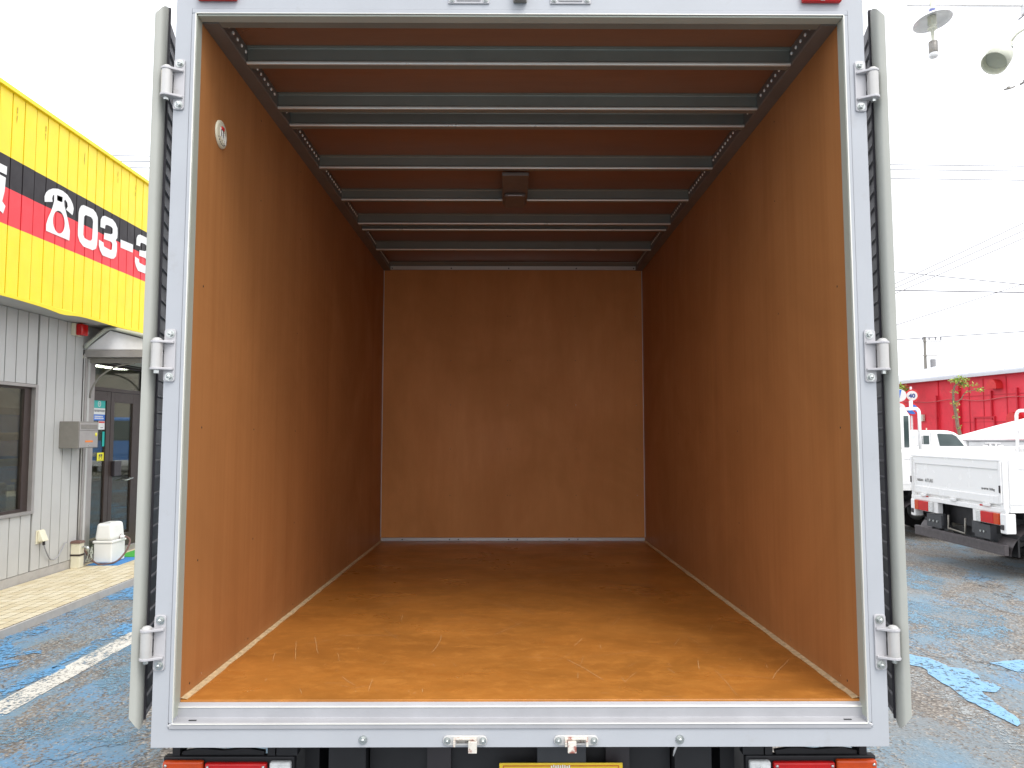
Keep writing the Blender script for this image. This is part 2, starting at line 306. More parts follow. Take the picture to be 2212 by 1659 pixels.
# ------------------------------------------------------------------ mesh helpers
class MB:
    """collects pieces into one mesh"""
    def __init__(s): s.v = []; s.f = []; s.sm = []
    def add(s, vs, fs, smooth=False):
        o = len(s.v); s.v += [tuple(p) for p in vs]; s.f += [tuple(i+o for i in f) for f in fs]; s.sm += [smooth]*len(fs); return s
    def box(s, x0, x1, y0, y1, z0, z1):
        x0, x1 = sorted((x0, x1)); y0, y1 = sorted((y0, y1)); z0, z1 = sorted((z0, z1))
        return s.add([(x0,y0,z0),(x1,y0,z0),(x1,y1,z0),(x0,y1,z0),(x0,y0,z1),(x1,y0,z1),(x1,y1,z1),(x0,y1,z1)],
                     [(3,2,1,0),(4,5,6,7),(0,1,5,4),(1,2,6,5),(2,3,7,6),(3,0,4,7)])
    def hull8(s, p):     # eight arbitrary corners, same order as box
        return s.add(p, [(3,2,1,0),(4,5,6,7),(0,1,5,4),(1,2,6,5),(2,3,7,6),(3,0,4,7)])
    def prism(s, pts, axis, a, b):   # convex or simple polygon extruded along axis
        n = len(pts)
        def P(p, t):
            return {0: (t, p[0], p[1]), 1: (p[0], t, p[1]), 2: (p[0], p[1], t)}[axis]
        vs = [P(p, a) for p in pts] + [P(p, b) for p in pts]
        fs = [tuple(range(n))[::-1], tuple(range(n, 2*n))] + [(i, (i+1) % n, n+(i+1) % n, n+i) for i in range(n)]
        return s.add(vs, fs)
    def sheet(s, pts, axis, a, b):   # open profile extruded
        n = len(pts)
        def P(p, t):
            return {0: (t, p[0], p[1]), 1: (p[0], t, p[1]), 2: (p[0], p[1], t)}[axis]
        return s.add([P(p, a) for p in pts] + [P(p, b) for p in pts], [(i, i+1, n+i+1, n+i) for i in range(n-1)])
    def cyl(s, p0, p1, r0, r1=None, n=16, cap=True, smooth=True):
        r1 = r0 if r1 is None else r1
        p0, p1 = Vector(p0), Vector(p1); d = (p1-p0).normalized()
        a = d.orthogonal().normalized(); b = d.cross(a)
        vs = [p0+(a*math.cos(2*math.pi*i/n)+b*math.sin(2*math.pi*i/n))*r0 for i in range(n)] + \
             [p1+(a*math.cos(2*math.pi*i/n)+b*math.sin(2*math.pi*i/n))*r1 for i in range(n)]
        s.add(vs, [(i, (i+1) % n, n+(i+1) % n, n+i) for i in range(n)], smooth)
        if cap:
            s.add(vs[:n], [tuple(range(n))[::-1]]); s.add(vs[n:], [tuple(range(n))])
        return s
    def tube(s, pts, r, n=8, smooth=True):
        pts = [Vector(p) for p in pts]; rings = []
        up = None
        rs = r if isinstance(r, (list, tuple)) else [r]*len(pts)
        for i, p in enumerate(pts):
            d = (pts[min(i+1, len(pts)-1)]-pts[max(i-1, 0)]).normalized()
            if up is None: up = d.orthogonal().normalized()
            up = (up-d*up.dot(d)).normalized(); b = d.cross(up)
            rings.append([p+(up*math.cos(2*math.pi*k/n)+b*math.sin(2*math.pi*k/n))*rs[i] for k in range(n)])
        vs = [v for rg in rings for v in rg]; fs = []
        for i in range(len(pts)-1):
            for k in range(n): fs.append((i*n+k, i*n+(k+1) % n, (i+1)*n+(k+1) % n, (i+1)*n+k))
        fs += [tuple(range(n))[::-1], tuple((len(pts)-1)*n+k for k in range(n))]
        return s.add(vs, fs, smooth)
    def lathe(s, c, axis, prof, n=24, smooth=True):   # prof: (radius, height along axis)
        c = Vector(c); d = Vector(axis).normalized(); a = d.orthogonal().normalized(); b = d.cross(a); vs = []
        for r, h in prof:
            vs += [c+d*h+(a*math.cos(2*math.pi*k/n)+b*math.sin(2*math.pi*k/n))*r for k in range(n)]
        fs = []
        for i in range(len(prof)-1):
            for k in range(n): fs.append((i*n+k, i*n+(k+1) % n, (i+1)*n+(k+1) % n, (i+1)*n+k))
        return s.add(vs, fs, smooth)
    def build(s, name, m, parent=None, bev=0, seg=2):
        me = bpy.data.meshes.new(name)
        off = Vector((0, 0, 0)); rz = None
        if parent is not None and not parent.get('_local'):
            p = parent
            while p is not None:
                off += Vector(p.location); p = p.parent
        me.from_pydata([tuple(Vector(v)-off) for v in s.v], [], s.f)
        me.polygons.foreach_set('use_smooth', s.sm)
        me.materials.append(m); me.validate()
        bm = bmesh.new(); bm.from_mesh(me); bmesh.ops.recalc_face_normals(bm, faces=bm.faces); bm.to_mesh(me); bm.free()
        o = bpy.data.objects.new(name, me); col.objects.link(o); o.parent = parent
        if parent is not None and parent.get('_local'): o['_local'] = 1
        if bev:
            md = o.modifiers.new('bevel', 'BEVEL'); md.width = bev; md.segments = seg; md.limit_method = 'ANGLE'; md.angle_limit = math.radians(35)
        return o
def B(*a): return MB().box(*a)
def tag(o, label=None, cat=None, group=None, kind=None):
    if label: o['label'] = label
    if cat: o['category'] = cat
    if group: o['group'] = group
    if kind: o['kind'] = kind
    return o
def empty(name, loc, label, cat, group=None, local=False, rz=0):
    o = bpy.data.objects.new(name, None); col.objects.link(o); o.location = loc; o.rotation_euler = (0, 0, rz)
    o.empty_display_size = .2
    if local: o['_local'] = 1
    return tag(o, label, cat, group)
def struct(o): o['kind'] = 'structure'; return o
def arc(c, r, a0, a1, n, ax=(0, 2), const=0):
    out = []
    for i in range(n+1):
        a = a0+(a1-a0)*i/n; p = [const]*3; p[ax[0]] = c[0]+r*math.cos(a); p[ax[1]] = c[1]+r*math.sin(a); out.append(tuple(p))
    return out
def shape2d(loops, fn, thick, name, m, parent):
    """flat shape with holes, given as 2-D loops; fn maps (u,v,w) to the world"""
    cu = bpy.data.curves.new('tmp', 'CURVE'); cu.dimensions = '2D'; cu.fill_mode = 'BOTH'; cu.extrude = thick/2
    for lp in loops:
        sp = cu.splines.new('POLY'); sp.points.add(len(lp)-1); sp.use_cyclic_u = True
        for i, (a, b) in enumerate(lp): sp.points[i].co = (a, b, 0, 1)
    ob = bpy.data.objects.new('tmp', cu); col.objects.link(ob)
    dg = bpy.context.evaluated_depsgraph_get(); me = bpy.data.meshes.new_from_object(ob.evaluated_get(dg))
    bpy.data.objects.remove(ob); bpy.data.curves.remove(cu)
    return _finish(me, fn, name, m, parent)
def _finish(me, fn, name, m, parent):
    mb = MB(); mb.add([fn(*v.co) for v in me.vertices], [tuple(p.vertices) for p in me.polygons])
    bpy.data.meshes.remove(me)
    return mb.build(name, m, parent)
def text(body, size, fn, name, m, parent, thick=.001, align='LEFT', bold=0.0):
    cu = bpy.data.curves.new('tmp', 'FONT'); cu.body = body; cu.size = size; cu.extrude = thick/2; cu.align_x = align; cu.offset = bold
    cu.resolution_u = 3
    ob = bpy.data.objects.new('tmp', cu); col.objects.link(ob)
    dg = bpy.context.evaluated_depsgraph_get(); me = bpy.data.meshes.new_from_object(ob.evaluated_get(dg))
    bpy.data.objects.remove(ob); bpy.data.curves.remove(cu)
    return _finish(me, fn, name, m, parent)
LETTERS= [[[(5.181, 3.844), (5.174, 3.893), (5.194, 3.94), (5.237, 3.981), (5.301, 4.017), (5.38, 4.04), (5.462, 4.045), (5.54, 4.032), (5.599, 4.003), (5.641, 3.964), (5.66, 3.922), (5.652, 3.877), (5.643, 3.848), (5.529, 3.872), (5.558, 3.913), (5.546, 3.948), (5.509, 3.97), (5.331, 3.968), (5.305, 3.947), (5.294, 3.915), (5.303, 3.882)]], [[(5.324, 3.968), (5.511, 3.986), (5.489, 3.947), (5.499, 3.899), (5.531, 3.841), (5.572, 3.758), (5.606, 3.673), (5.603, 3.569), (5.216, 3.567), (5.214, 3.631), (5.242, 3.705), (5.277, 3.769), (5.306, 3.835), (5.325, 3.895)], [(5.367, 3.98), (5.462, 3.985), (5.459, 3.925), (5.374, 3.919)], [(5.514, 3.722), (5.512, 3.692), (5.504, 3.663), (5.49, 3.637), (5.47, 3.616), (5.447, 3.602), (5.422, 3.595), (5.397, 3.596), (5.373, 3.605), (5.352, 3.621), (5.335, 3.642), (5.324, 3.668), (5.319, 3.697), (5.32, 3.726), (5.328, 3.755), (5.341, 3.78), (5.36, 3.801), (5.383, 3.815), (5.408, 3.823), (5.433, 3.823), (5.458, 3.815), (5.479, 3.8), (5.497, 3.778), (5.508, 3.752)]], [[(5.752, 3.907), (5.764, 3.954), (5.792, 3.994), (5.836, 4.014), (5.921, 4.018), (6.016, 4.022), (6.073, 4.003), (6.112, 3.959), (6.124, 3.778), (6.117, 3.657), (6.099, 3.607), (6.037, 3.576), (5.857, 3.573), (5.787, 3.608), (5.753, 3.661), (5.749, 3.721)], [(5.881, 3.92), (5.982, 3.926), (6.015, 3.912), (6.024, 3.888), (6.018, 3.695), (5.999, 3.672), (5.96, 3.662), (5.874, 3.667), (5.849, 3.696), (5.849, 3.749), (5.852, 3.892)]], [[(6.172, 3.921), (6.175, 3.959), (6.205, 4.0), (6.255, 4.021), (6.419, 4.025), (6.483, 4.0), (6.527, 3.955), (6.534, 3.899), (6.529, 3.839), (6.495, 3.806), (6.527, 3.781), (6.53, 3.685), (6.516, 3.624), (6.474, 3.586), (6.413, 3.57), (6.234, 3.566), (6.181, 3.609), (6.153, 3.657), (6.152, 3.722), (6.246, 3.713), (6.255, 3.674), (6.295, 3.67), (6.39, 3.665), (6.424, 3.678), (6.428, 3.746), (6.401, 3.763), (6.25, 3.756), (6.254, 3.827), (6.395, 3.847), (6.429, 3.87), (6.426, 3.922), (6.39, 3.935), (6.303, 3.932), (6.27, 3.916), (6.264, 3.877), (6.172, 3.87)]], [[(6.605, 3.842), (6.891, 3.854), (6.89, 3.756), (6.608, 3.748)]], [[(6.969, 3.921), (6.972, 3.959), (7.002, 4.0), (7.052, 4.021), (7.216, 4.025), (7.28, 4.0), (7.324, 3.955), (7.331, 3.899), (7.326, 3.839), (7.292, 3.806), (7.324, 3.781), (7.327, 3.685), (7.313, 3.624), (7.271, 3.586), (7.21, 3.57), (7.031, 3.566), (6.978, 3.609), (6.95, 3.657), (6.949, 3.722), (7.043, 3.713), (7.052, 3.674), (7.092, 3.67), (7.187, 3.665), (7.221, 3.678), (7.225, 3.746), (7.198, 3.763), (7.047, 3.756), (7.051, 3.827), (7.192, 3.847), (7.226, 3.87), (7.223, 3.922), (7.187, 3.935), (7.1, 3.932), (7.067, 3.916), (7.061, 3.877), (6.969, 3.87)]], [[(4.232, 3.985), (4.625, 3.992), (4.624, 3.916), (4.237, 3.912)]], [[(4.481, 3.892), (4.615, 3.887), (4.607, 3.76), (4.581, 3.661), (4.626, 3.63), (4.599, 3.554), (4.5, 3.592)]]]
BLUE_PATCH= [[(2.854, 3.501), (2.946, 3.395), (2.972, 3.292), (2.987, 3.178), (3.069, 3.146), (3.067, 3.023), (3.008, 2.892), (3.059, 2.78), (2.996, 2.714), (2.895, 2.714), (2.875, 2.599), (2.848, 2.489), (2.816, 2.263), (2.743, 2.169), (2.732, 2.264), (2.735, 2.396), (2.722, 2.514), (2.724, 2.663), (2.748, 2.795), (2.745, 2.936), (2.788, 3.116), (2.734, 3.277)], [(3.305, 3.274), (3.442, 3.324), (3.675, 3.306), (3.367, 2.876), (3.415, 3.082), (3.343, 3.176)], [(-3.947, 3.882), (-3.908, 4.13), (-3.854, 4.289), (-3.737, 4.192), (-3.738, 4.038), (-3.831, 3.867), (-3.826, 3.82), (-3.626, 3.596), (-3.448, 3.595), (-3.395, 3.51), (-3.543, 3.47), (-3.575, 3.389), (-3.435, 3.361), (-3.376, 3.253), (-3.444, 3.142), (-3.488, 3.106), (-3.969, 3.798)], [(-3.913, 5.249), (-3.912, 5.929), (-3.537, 5.175), (-3.703, 5.212)], [(-3.151, 3.233), (-3.203, 3.986), (-3.289, 4.676), (-3.047, 4.189), (-3.083, 3.488), (-3.117, 3.177)], [(-3.192, 2.773), (-3.188, 3.105), (-3.077, 3.289), (-3.034, 3.195), (-3.071, 2.835), (-3.09, 2.623), (-3.102, 2.566), (-3.204, 2.712)]]
WHITE_PATCH= [[(2.699, 3.31), (2.703, 2.965), (2.688, 2.742), (2.663, 2.49), (2.691, 2.329), (2.702, 2.06), (2.701, 1.984), (2.551, 1.773), (2.521, 1.948), (2.568, 2.14), (2.524, 2.265), (2.526, 2.467), (2.609, 2.638), (2.604, 2.823), (2.566, 2.966)]]
FADED_PATCH= [[(-2.787, 2.177), (-2.692, 2.323), (-2.508, 2.426), (-2.369, 2.373), (-2.453, 2.248), (-2.364, 2.129), (-2.453, 2.018), (-2.635, 1.954), (-2.663, 1.944), (-2.808, 2.154)], [(-2.299, 2.017), (-2.124, 2.06), (-1.999, 2.258), (-1.915, 2.082), (-2.013, 1.952), (-2.247, 1.974)], [(-2.938, 3.406), (-2.958, 3.985), (-2.398, 2.865), (-2.453, 2.679), (-2.663, 2.866)]]
WIRES= [(-25.8, 13.01, 36.32, 12.42, 28, 0.021, 0, 0.0), (-25.65, 12.92, 36.64, 12.37, 28.4, 0.021, 0, 0.0), (-25.38, 12.82, 36.91, 12.06, 28.8, 0.021, 0, 0.0), (3.98, 2.45, 26.74, 13.17, 20, 0.015, 0, 0.0), (5.04, 2.97, 26.25, 12.42, 20.4, 0.015, 0, 0.0), (6.45, 3.5, 25.42, 11.65, 20.8, 0.015, 0, 0.0), (3.87, 8.23, 32.24, 5.43, 24, 0.015, 1, 0.0), (4.18, 7.16, 34.69, 6.65, 26, 0.021, 1, 0.0), (5.29, 5.0, 41.78, 7.4, 32, 0.021, 1, 0.0), (4.97, 2.4, 39.5, 13.51, 30, 0.021, 0, 0.0)]
WLAB= ['highest grey wire crossing behind the box truck on both sides', 'middle of the three nearly level grey wires behind the box truck', 'lowest of the three nearly level grey wires behind the box truck', 'uppermost of three thin wires slanting up to the right edge', 'middle one of three thin wires slanting up to the right edge', 'lowest one of three thin wires slanting up to the right edge', 'dark wire sloping gently down to the right between the box door and the sky edge', 'dark level wire below the sloping dark wire on the right', 'dark wire passing low beside the utility pole', 'faint wire slanting up from the box door under the level dark wire']
STAINS= [(4.737, 4.564), (4.737, 4.481), (5.16, 4.567), (5.159, 4.486), (5.829, 4.555), (5.825, 4.49), (6.502, 4.586), (6.507, 4.51), (6.918, 4.57), (6.913, 4.487)]
# ================================================================== ground
def ground():
    mb = MB()
    xs = [-300, -60, -20, -8, -2, 4, 10, 20, 60, 300]
    for i in range(len(xs)-1):
        for j in range(len(xs)-1):
            mb.add([(xs[i], xs[j], 0), (xs[i+1], xs[j], 0), (xs[i+1], xs[j+1], 0), (xs[i], xs[j+1], 0)], [(0, 1, 2, 3)])
    struct(mb.build('asphalt_yard', M['ground']))
ground()
def flat(name, pts, m, z, jag=.03, seed=0):
    rnd = random.Random(seed); out = []
    for i, p in enumerate(pts):
        q = pts[(i+1) % len(pts)]; L = math.hypot(q[0]-p[0], q[1]-p[1]); n = max(1, int(L/.05))
        for k in range(n):
            a = k/n; out.append((p[0]+(q[0]-p[0])*a+rnd.uniform(-jag, jag)*.5*(k > 0), p[1]+(q[1]-p[1])*a+rnd.uniform(-jag, jag)*(k > 0)))
    o = shape2d([out], lambda x, y, w: (x, y, z), 0.0, name, m, None)
    return struct(o)
flat('white_bay_line', [(-3.09, -4.5), (-2.90, -4.5), (-2.865, 9.0), (-3.03, 9.0)], M['whiteline'], .004, .006, 1)
for i, p in enumerate(BLUE_PATCH): flat('blue_paint_patch', p, M['bluepatch'] if i < 2 else M['bluepatch2'], .0055, .05, 10+i)
for i, p in enumerate(WHITE_PATCH): flat('faded_paint_band', p, M['fadedwhite'], .0025, .05, 30+i)
FADED_PATCH += [[(2.75, 3.65), (3.2, 3.95), (3.8, 3.75), (4.3, 4.6), (3.7, 5.3), (3.1, 4.7), (2.75, 4.3)], [(3.25, 2.1), (3.45, 2.7), (3.9, 2.95), (4.2, 2.6), (3.7, 2.1)], [(4.2, 5.4), (5.0, 6.6), (4.6, 7.6), (4.0, 6.4)], [(2.9, 4.6), (3.3, 5.9), (3.2, 6.6), (2.8, 5.6)]]
for i, p in enumerate(FADED_PATCH): flat('faded_paint_patch', p, M['fadedblue'], .0025, .05, 40+i)

# ================================================================== the box truck
T = empty('box_truck', (0, 0, 0), 'white box truck with its rear doors folded back and an empty plywood lined cargo box', 'box truck', local=True)
T.rotation_euler = (-0.0112, 0, 0)
XO, ZB, ZT = .957, .792, 2.935          # outer frame
XI, ZI0, ZI1 = .901, .853, 2.767        # inner opening
def rear_frame():
    f = shape2d([[(-XO, ZB), (XO, ZB), (XO, ZT), (-XO, ZT)], [(-.914, .838), (-.914, 2.782), (.914, 2.782), (.914, .838)]],
                lambda u, v, w_: (u, .025+w_, v), .05, 'rear_frame', M['frame'], T)
    mb = MB()
    mb.box(-.9125, -XI, -.003, .030, .8535, 2.767).box(XI, .9125, -.003, .030, .8535, 2.767)
    mb.box(-.9125, .9125, -.003, .030, 2.7675, 2.7805)
    mb.build('opening_lip', M['frame'], T, .0018)
    for s in (-1, 1): MB().cyl((s*.9022, -.0016, .856), (s*.9022, -.0016, 2.768), .0020, n=8).build('lip_highlight', M['silverglint'], T)  # pale bead painted in as the highlight along the lip's bevel
    MB().cyl((-.9, -.0016, 2.7685), (.9, -.0016, 2.7685), .0018, n=8).build('lip_highlight', M['silverglint'], T)  # same painted highlight under the header
    # inside faces of the opening
    mb = MB(); mb.box(-.9045, -.8995, .001, .036, .865, 2.766).box(.8995, .9045, .001, .036, .865, 2.766).box(-.899, .899, .001, .034, 2.762, 2.7668)
    mb.build('opening_reveal', M['reveal'], T, .001, 1)
    # stepped sill
    pr = [(-.004, .840), (-.004, .851), (.001, .8545), (.0225, .8585), (.0235, .884), (.0265, .8885), (.0335, .8925), (.0345, .8925), (.0345, .80), (-.004, .80)]
    pr = [(-.004, .8395), (-.004, .851), (.001, .8545), (.0225, .8585), (.0235, .884), (.0265, .8885), (.0345, .8945), (.06, .8945), (.06, .8395)]
    MB().prism(pr, 0, -.911, .911).build('sill', M['sill'], T, .0008, 2)
    for y_, z_ in ((-.0045, .8520), (.0228, .8853)): MB().cyl((-.9, y_, z_), (.9, y_, z_), .0016, n=8).build('sill_highlight', M['silverglint'], T)  # bright beads stand in for highlights on the sill's step edges
    for s in (-1, 1): B(s*.845, s*.865, .008, .013, .8558, .8573).build('drain_slot', M['black'], T)
    # weld smears
    rnd = random.Random(3)
    mb = MB()
    for s in (-1, 1):
        for k in range(10):
            x = s*(.9015+k*.0011+rnd.uniform(-.001, .001)); z = .853-k*.0007+rnd.uniform(-.0012, .0012); r = rnd.uniform(.0018, .0034)
            mb.lathe((x, -.003, z), (0, -1, 0), [(r, 0), (r*.7, .0009), (.0001, .0013)], 8)
    mb.build('weld_bead', M['lip'], T)
rear_frame()

def cargo_box():
    L = 3.118
    # plywood lining
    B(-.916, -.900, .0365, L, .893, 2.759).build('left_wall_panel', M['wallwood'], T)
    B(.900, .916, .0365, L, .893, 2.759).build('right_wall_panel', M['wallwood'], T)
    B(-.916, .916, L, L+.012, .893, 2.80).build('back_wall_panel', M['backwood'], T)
    B(-.8995, .8995, .0347, L-.0005, .880, .9).build('floor_panel', M['floorwood'], T, .001, 1)
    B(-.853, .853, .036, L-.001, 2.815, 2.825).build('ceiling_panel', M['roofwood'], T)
    # outer skin
    mb = MB()
    mb.box(-.955, -.9165, .0505, L+.05, .80, 2.93).box(.9165, .955, .0505, L+.05, .80, 2.93).box(-.9160, .9160, L+.0125, L+.05, .80, 2.93)
    mb.build('outer_panel', M['white'], T)
    B(-.955, .955, .0505, L+.05, 2.931, 2.955).build('roof_panel', M['white'], T, .004)
    MB().box(-.9160, .9160, .061, L+.012, .80, .8795).build('floor_base', M['black'], T)
    # edge strips where floor meets the walls
    rnd = random.Random(5)
    for s in (-1, 1):
        mb = MB(); n = 60; inner = []
        for i in range(n+1):
            y = .0365+(L-.0375)*i/n; inner.append((s*(.8995-.0165-rnd.uniform(-.0022, .0022)), y))
        vs = [(s*.8995, y, .9045) for _, y in inner]+[(x, y, .9015) for x, y in inner]
        vs += [(x, y, .8995) for x, y in inner]
        fs = [(i, i+1, n+2+i, n+1+i) for i in range(n)]+[(n+1+i, n+2+i, 2*n+3+i, 2*n+2+i) for i in range(n)]
        mb.add(vs, fs); mb.build('floor_edge_strip', M['caulk'], T)
        B(s*.8955, s*.8995, L-.006, L-.0005, .926, 2.764).build('corner_trim', M['lip'], T)
    B(-.895, .895, L-.014, L-.0006, .9005, .922).build('back_floor_trim', M['lip'], T, .002)
    B(-.885, .885, L-.0145, L-.0125, 2.764, 2.7895).build('back_ceiling_strip', M['silverglint'], T)
    MB().prism([(L-.0006, 2.764), (L-.012, 2.766), (L-.012, 2.792), (L-.05, 2.806), (L-.05, 2.8135), (L-.0006, 2.8135)], 0, -.885, .885).build('back_ceiling_trim', M['bow'], T, .001)
    mb = MB()
    for x in (-.84, -.43, -.03, .44, .84): mb.cyl((x, L-.0143, 2.774), (x, L-.0165, 2.774), .0045, n=8)
    for x in (-.75, -.43, -.37, -.03, .03, .38, .44): mb.cyl((x, L-.0138, .911), (x, L-.0158, .911), .0045, n=8)
    mb.build('trim_screws', M['darkscrew'], T)['kind'] = 'stuff'
    mb = MB()
    for z in (2.44, 2.13, 1.823, 1.521, 1.206):
        for x in (-.43, -.038, -.02, .431, .85):
            mb.lathe((x, L-.0003, z), (0, -1, 0), [(.0034, 0), (.0028, .0014), (.0001, .002)], 8)
    mb.build('back_wall_screws', M['screw'], T)['kind'] = 'stuff'
    mb = MB()
    for s in (-1, 1):
        for y in (.10, .55, 1.05, 1.6, 2.1, 2.6):
            for z in (.925, 1.25, 1.62, 2.02, 2.42, 2.70):
                yy = y+rnd.uniform(-.02, .02)
                if rnd.random() < .3: continue
                mb.lathe((s*.8998, yy, z), (-s, 0, 0), [(.0036, 0), (.0001, .0009)], 6)
    mb.build('side_wall_screws', M['darkscrew'], T)['kind'] = 'stuff'
    mb = MB()
    for s in (-1, 1):
        for k in range(7):
            y = .12+k*.42+rnd.uniform(-.05, .05)
            mb.lathe((s*.8998, y, .925+rnd.uniform(0, .006)), (-s, 0, 0), [(.0026, 0), (.0001, .0012)], 6)
    mb.build('skirting_screws', M['screw'], T)['kind'] = 'stuff'
    # side rails under the roof
    for s in (-1, 1):
        MB().prism([(s*.916, 2.7595), (s*.856, 2.7605), (s*.853, 2.7635), (s*.853, 2.8145), (s*.858, 2.8145), (s*.858, 2.768), (s*.916, 2.768)], 1, .0365, L-.0005).build('roof_side_rail', M['rail'], T)
    mb = MB()
    y = .07
    while y < 3.05:
        if all(abs(y-ry) > .035 for ry in (.283, .597, .742, 1.177, 1.609, 2.01, 2.127, 2.566)):
            for s in (-1, 1): mb.lathe((s*.8530, y, 2.792), (-s, 0, 0), [(.0060, 0), (.0050, .003), (.0001, .0045)], 8)
        y += .0355
    mb.build('rail_rivets', M['rivet'], T)['kind'] = 'stuff'
    # roof bows
    for ry in (.263, .577, .722, 1.157, 1.589, 1.99, 2.107, 2.546):
        pr = [(ry-.012, 2.8145), (ry-.012, 2.8115), (ry-.002, 2.8105), (ry, 2.808), (ry, 2.772), (ry-.0035, 2.768), (ry-.0045, 2.7635),
              (ry-.002, 2.7605), (ry+.003, 2.7595), (ry+.030, 2.7605), (ry+.034, 2.764), (ry+.035, 2.8105), (ry+.046, 2.8115), (ry+.046, 2.8145)]
        MB().prism(pr, 0, -.8525, .8525).build('roof_bow', M['bow'], T)
        MB().prism([(ry-.0046, 2.7595), (ry-.0050, 2.7655), (ry-.0070, 2.7655), (ry-.0078, 2.7610), (ry-.0060, 2.7575), (ry-.001, 2.7570), (ry+.002, 2.7588), (ry-.001, 2.7592)], 0, -.8525, .8525).build('bow_lip_glint', M['silverglint'], T)  # curled lip, its highlight put into a paler colour than the web
    MB().prism([(.0346, 2.8145), (.0346, 2.7625), (.062, 2.7625), (.066, 2.7665), (.067, 2.8145)], 0, -.8525, .8525).build('header_bow', M['bow'], T)
    # scratches on the floor
    mb = MB(); rnd = random.Random(12)
    for k in range(190):
        x = rnd.uniform(-.8, .8); y = .05+abs(rnd.gauss(0, .8)); a = rnd.gauss(math.pi/2, .5) if rnd.random() < .7 else rnd.uniform(0, math.pi)
        Ls = rnd.choice([.006, .01, .015, .02, .03, .05, .10, .22]) if y < 1.4 else .01
        wd = rnd.uniform(.0003, .0009); n = max(2, int(Ls/.02)); pts = []
        if y > 2.8: continue
        for i in range(n+1):
            pts.append((x, y)); a += rnd.uniform(-.06, .06); x += math.cos(a)*Ls/n; y += math.sin(a)*Ls/n
        if any(abs(p[0]) > .86 or p[1] > 3 or p[1] < .04 for p in pts): continue
        vs = []
        for i, p in enumerate(pts):
            ww = wd*(1 if 0 < i < n else .4); vs += [(p[0]-math.sin(a)*ww, p[1]+math.cos(a)*ww, .9006), (p[0]+math.sin(a)*ww, p[1]-math.cos(a)*ww, .9006)]
        mb.add(vs, [(2*i, 2*i+2, 2*i+3, 2*i+1) for i in range(n)])
    mb.build('floor_scratches', M['scratch'], T)['kind'] = 'stuff'
    # ceiling lamp
    lb = B(-.062, .057, 1.195, 1.605, 2.742, 2.7585).build('ceiling_lamp', M['lamphouse'], T, .004)
    B(-.052, .047, 1.42, 1.60, 2.724, 2.7415).build('lamp_cover', M['lamphouse'], lb, .008, 3)
    B(-.036, .031, 1.4155, 1.4195, 2.7255, 2.7285).build('lamp_rim', M['lip'], lb)
    # small oval vent on the left wall
    c = (-.8995, .187, 2.5); R = .041
    v = MB().lathe(c, (1, 0, 0), [(.0001, .0062), (R*.86, .006), (R, .0045), (R*1.02, .0005)], 28).build('wall_vent', M['cream'], T)
    mb = MB()
    for k, dy in enumerate((-.018, -.004, .010, .022)):
        mb.box(-.8932, -.8918, .187+dy, .187+dy+.0045, 2.488-.004*k, 2.515-.004*k)
    mb.build('vent_slat', M['paper'], v)
    mb = MB()
    for dy in (-.013, .002): mb.box(-.8932, -.8924, .187+dy, .187+dy+.005, 2.492, 2.512)
    for a in range(-150, -20, 16):
        r = .032; mb.box(-.8936, -.8928, .187+math.cos(math.radians(a))*r-.0016, .187+math.cos(math.radians(a))*r+.0016, 2.5+math.sin(math.radians(a))*r-.002, 2.5+math.sin(math.radians(a))*r+.002)
    mb.build('vent_marks', M['ink'], v)
    B(-.8932, -.8905, .178, .196, 2.513, 2.522).build('vent_tab', M['redst'], v)
cargo_box()

def bolt(mb, p, d, r=.0085, h=.008):
    p = Vector(p); d = Vector(d)
    mb.cyl(p, p+d*.002, r*1.45, n=16); mb.cyl(p+d*.0021, p+d*.0045, r*1.1, n=14)
    mb.cyl(p+d*.0046, p+d*h, r, r*.93, n=6, smooth=False)
    mb.lathe(p+d*h, d, [(r*.6, 0), (r*.45, .0012), (.0001, .0016)], 12)
    return mb

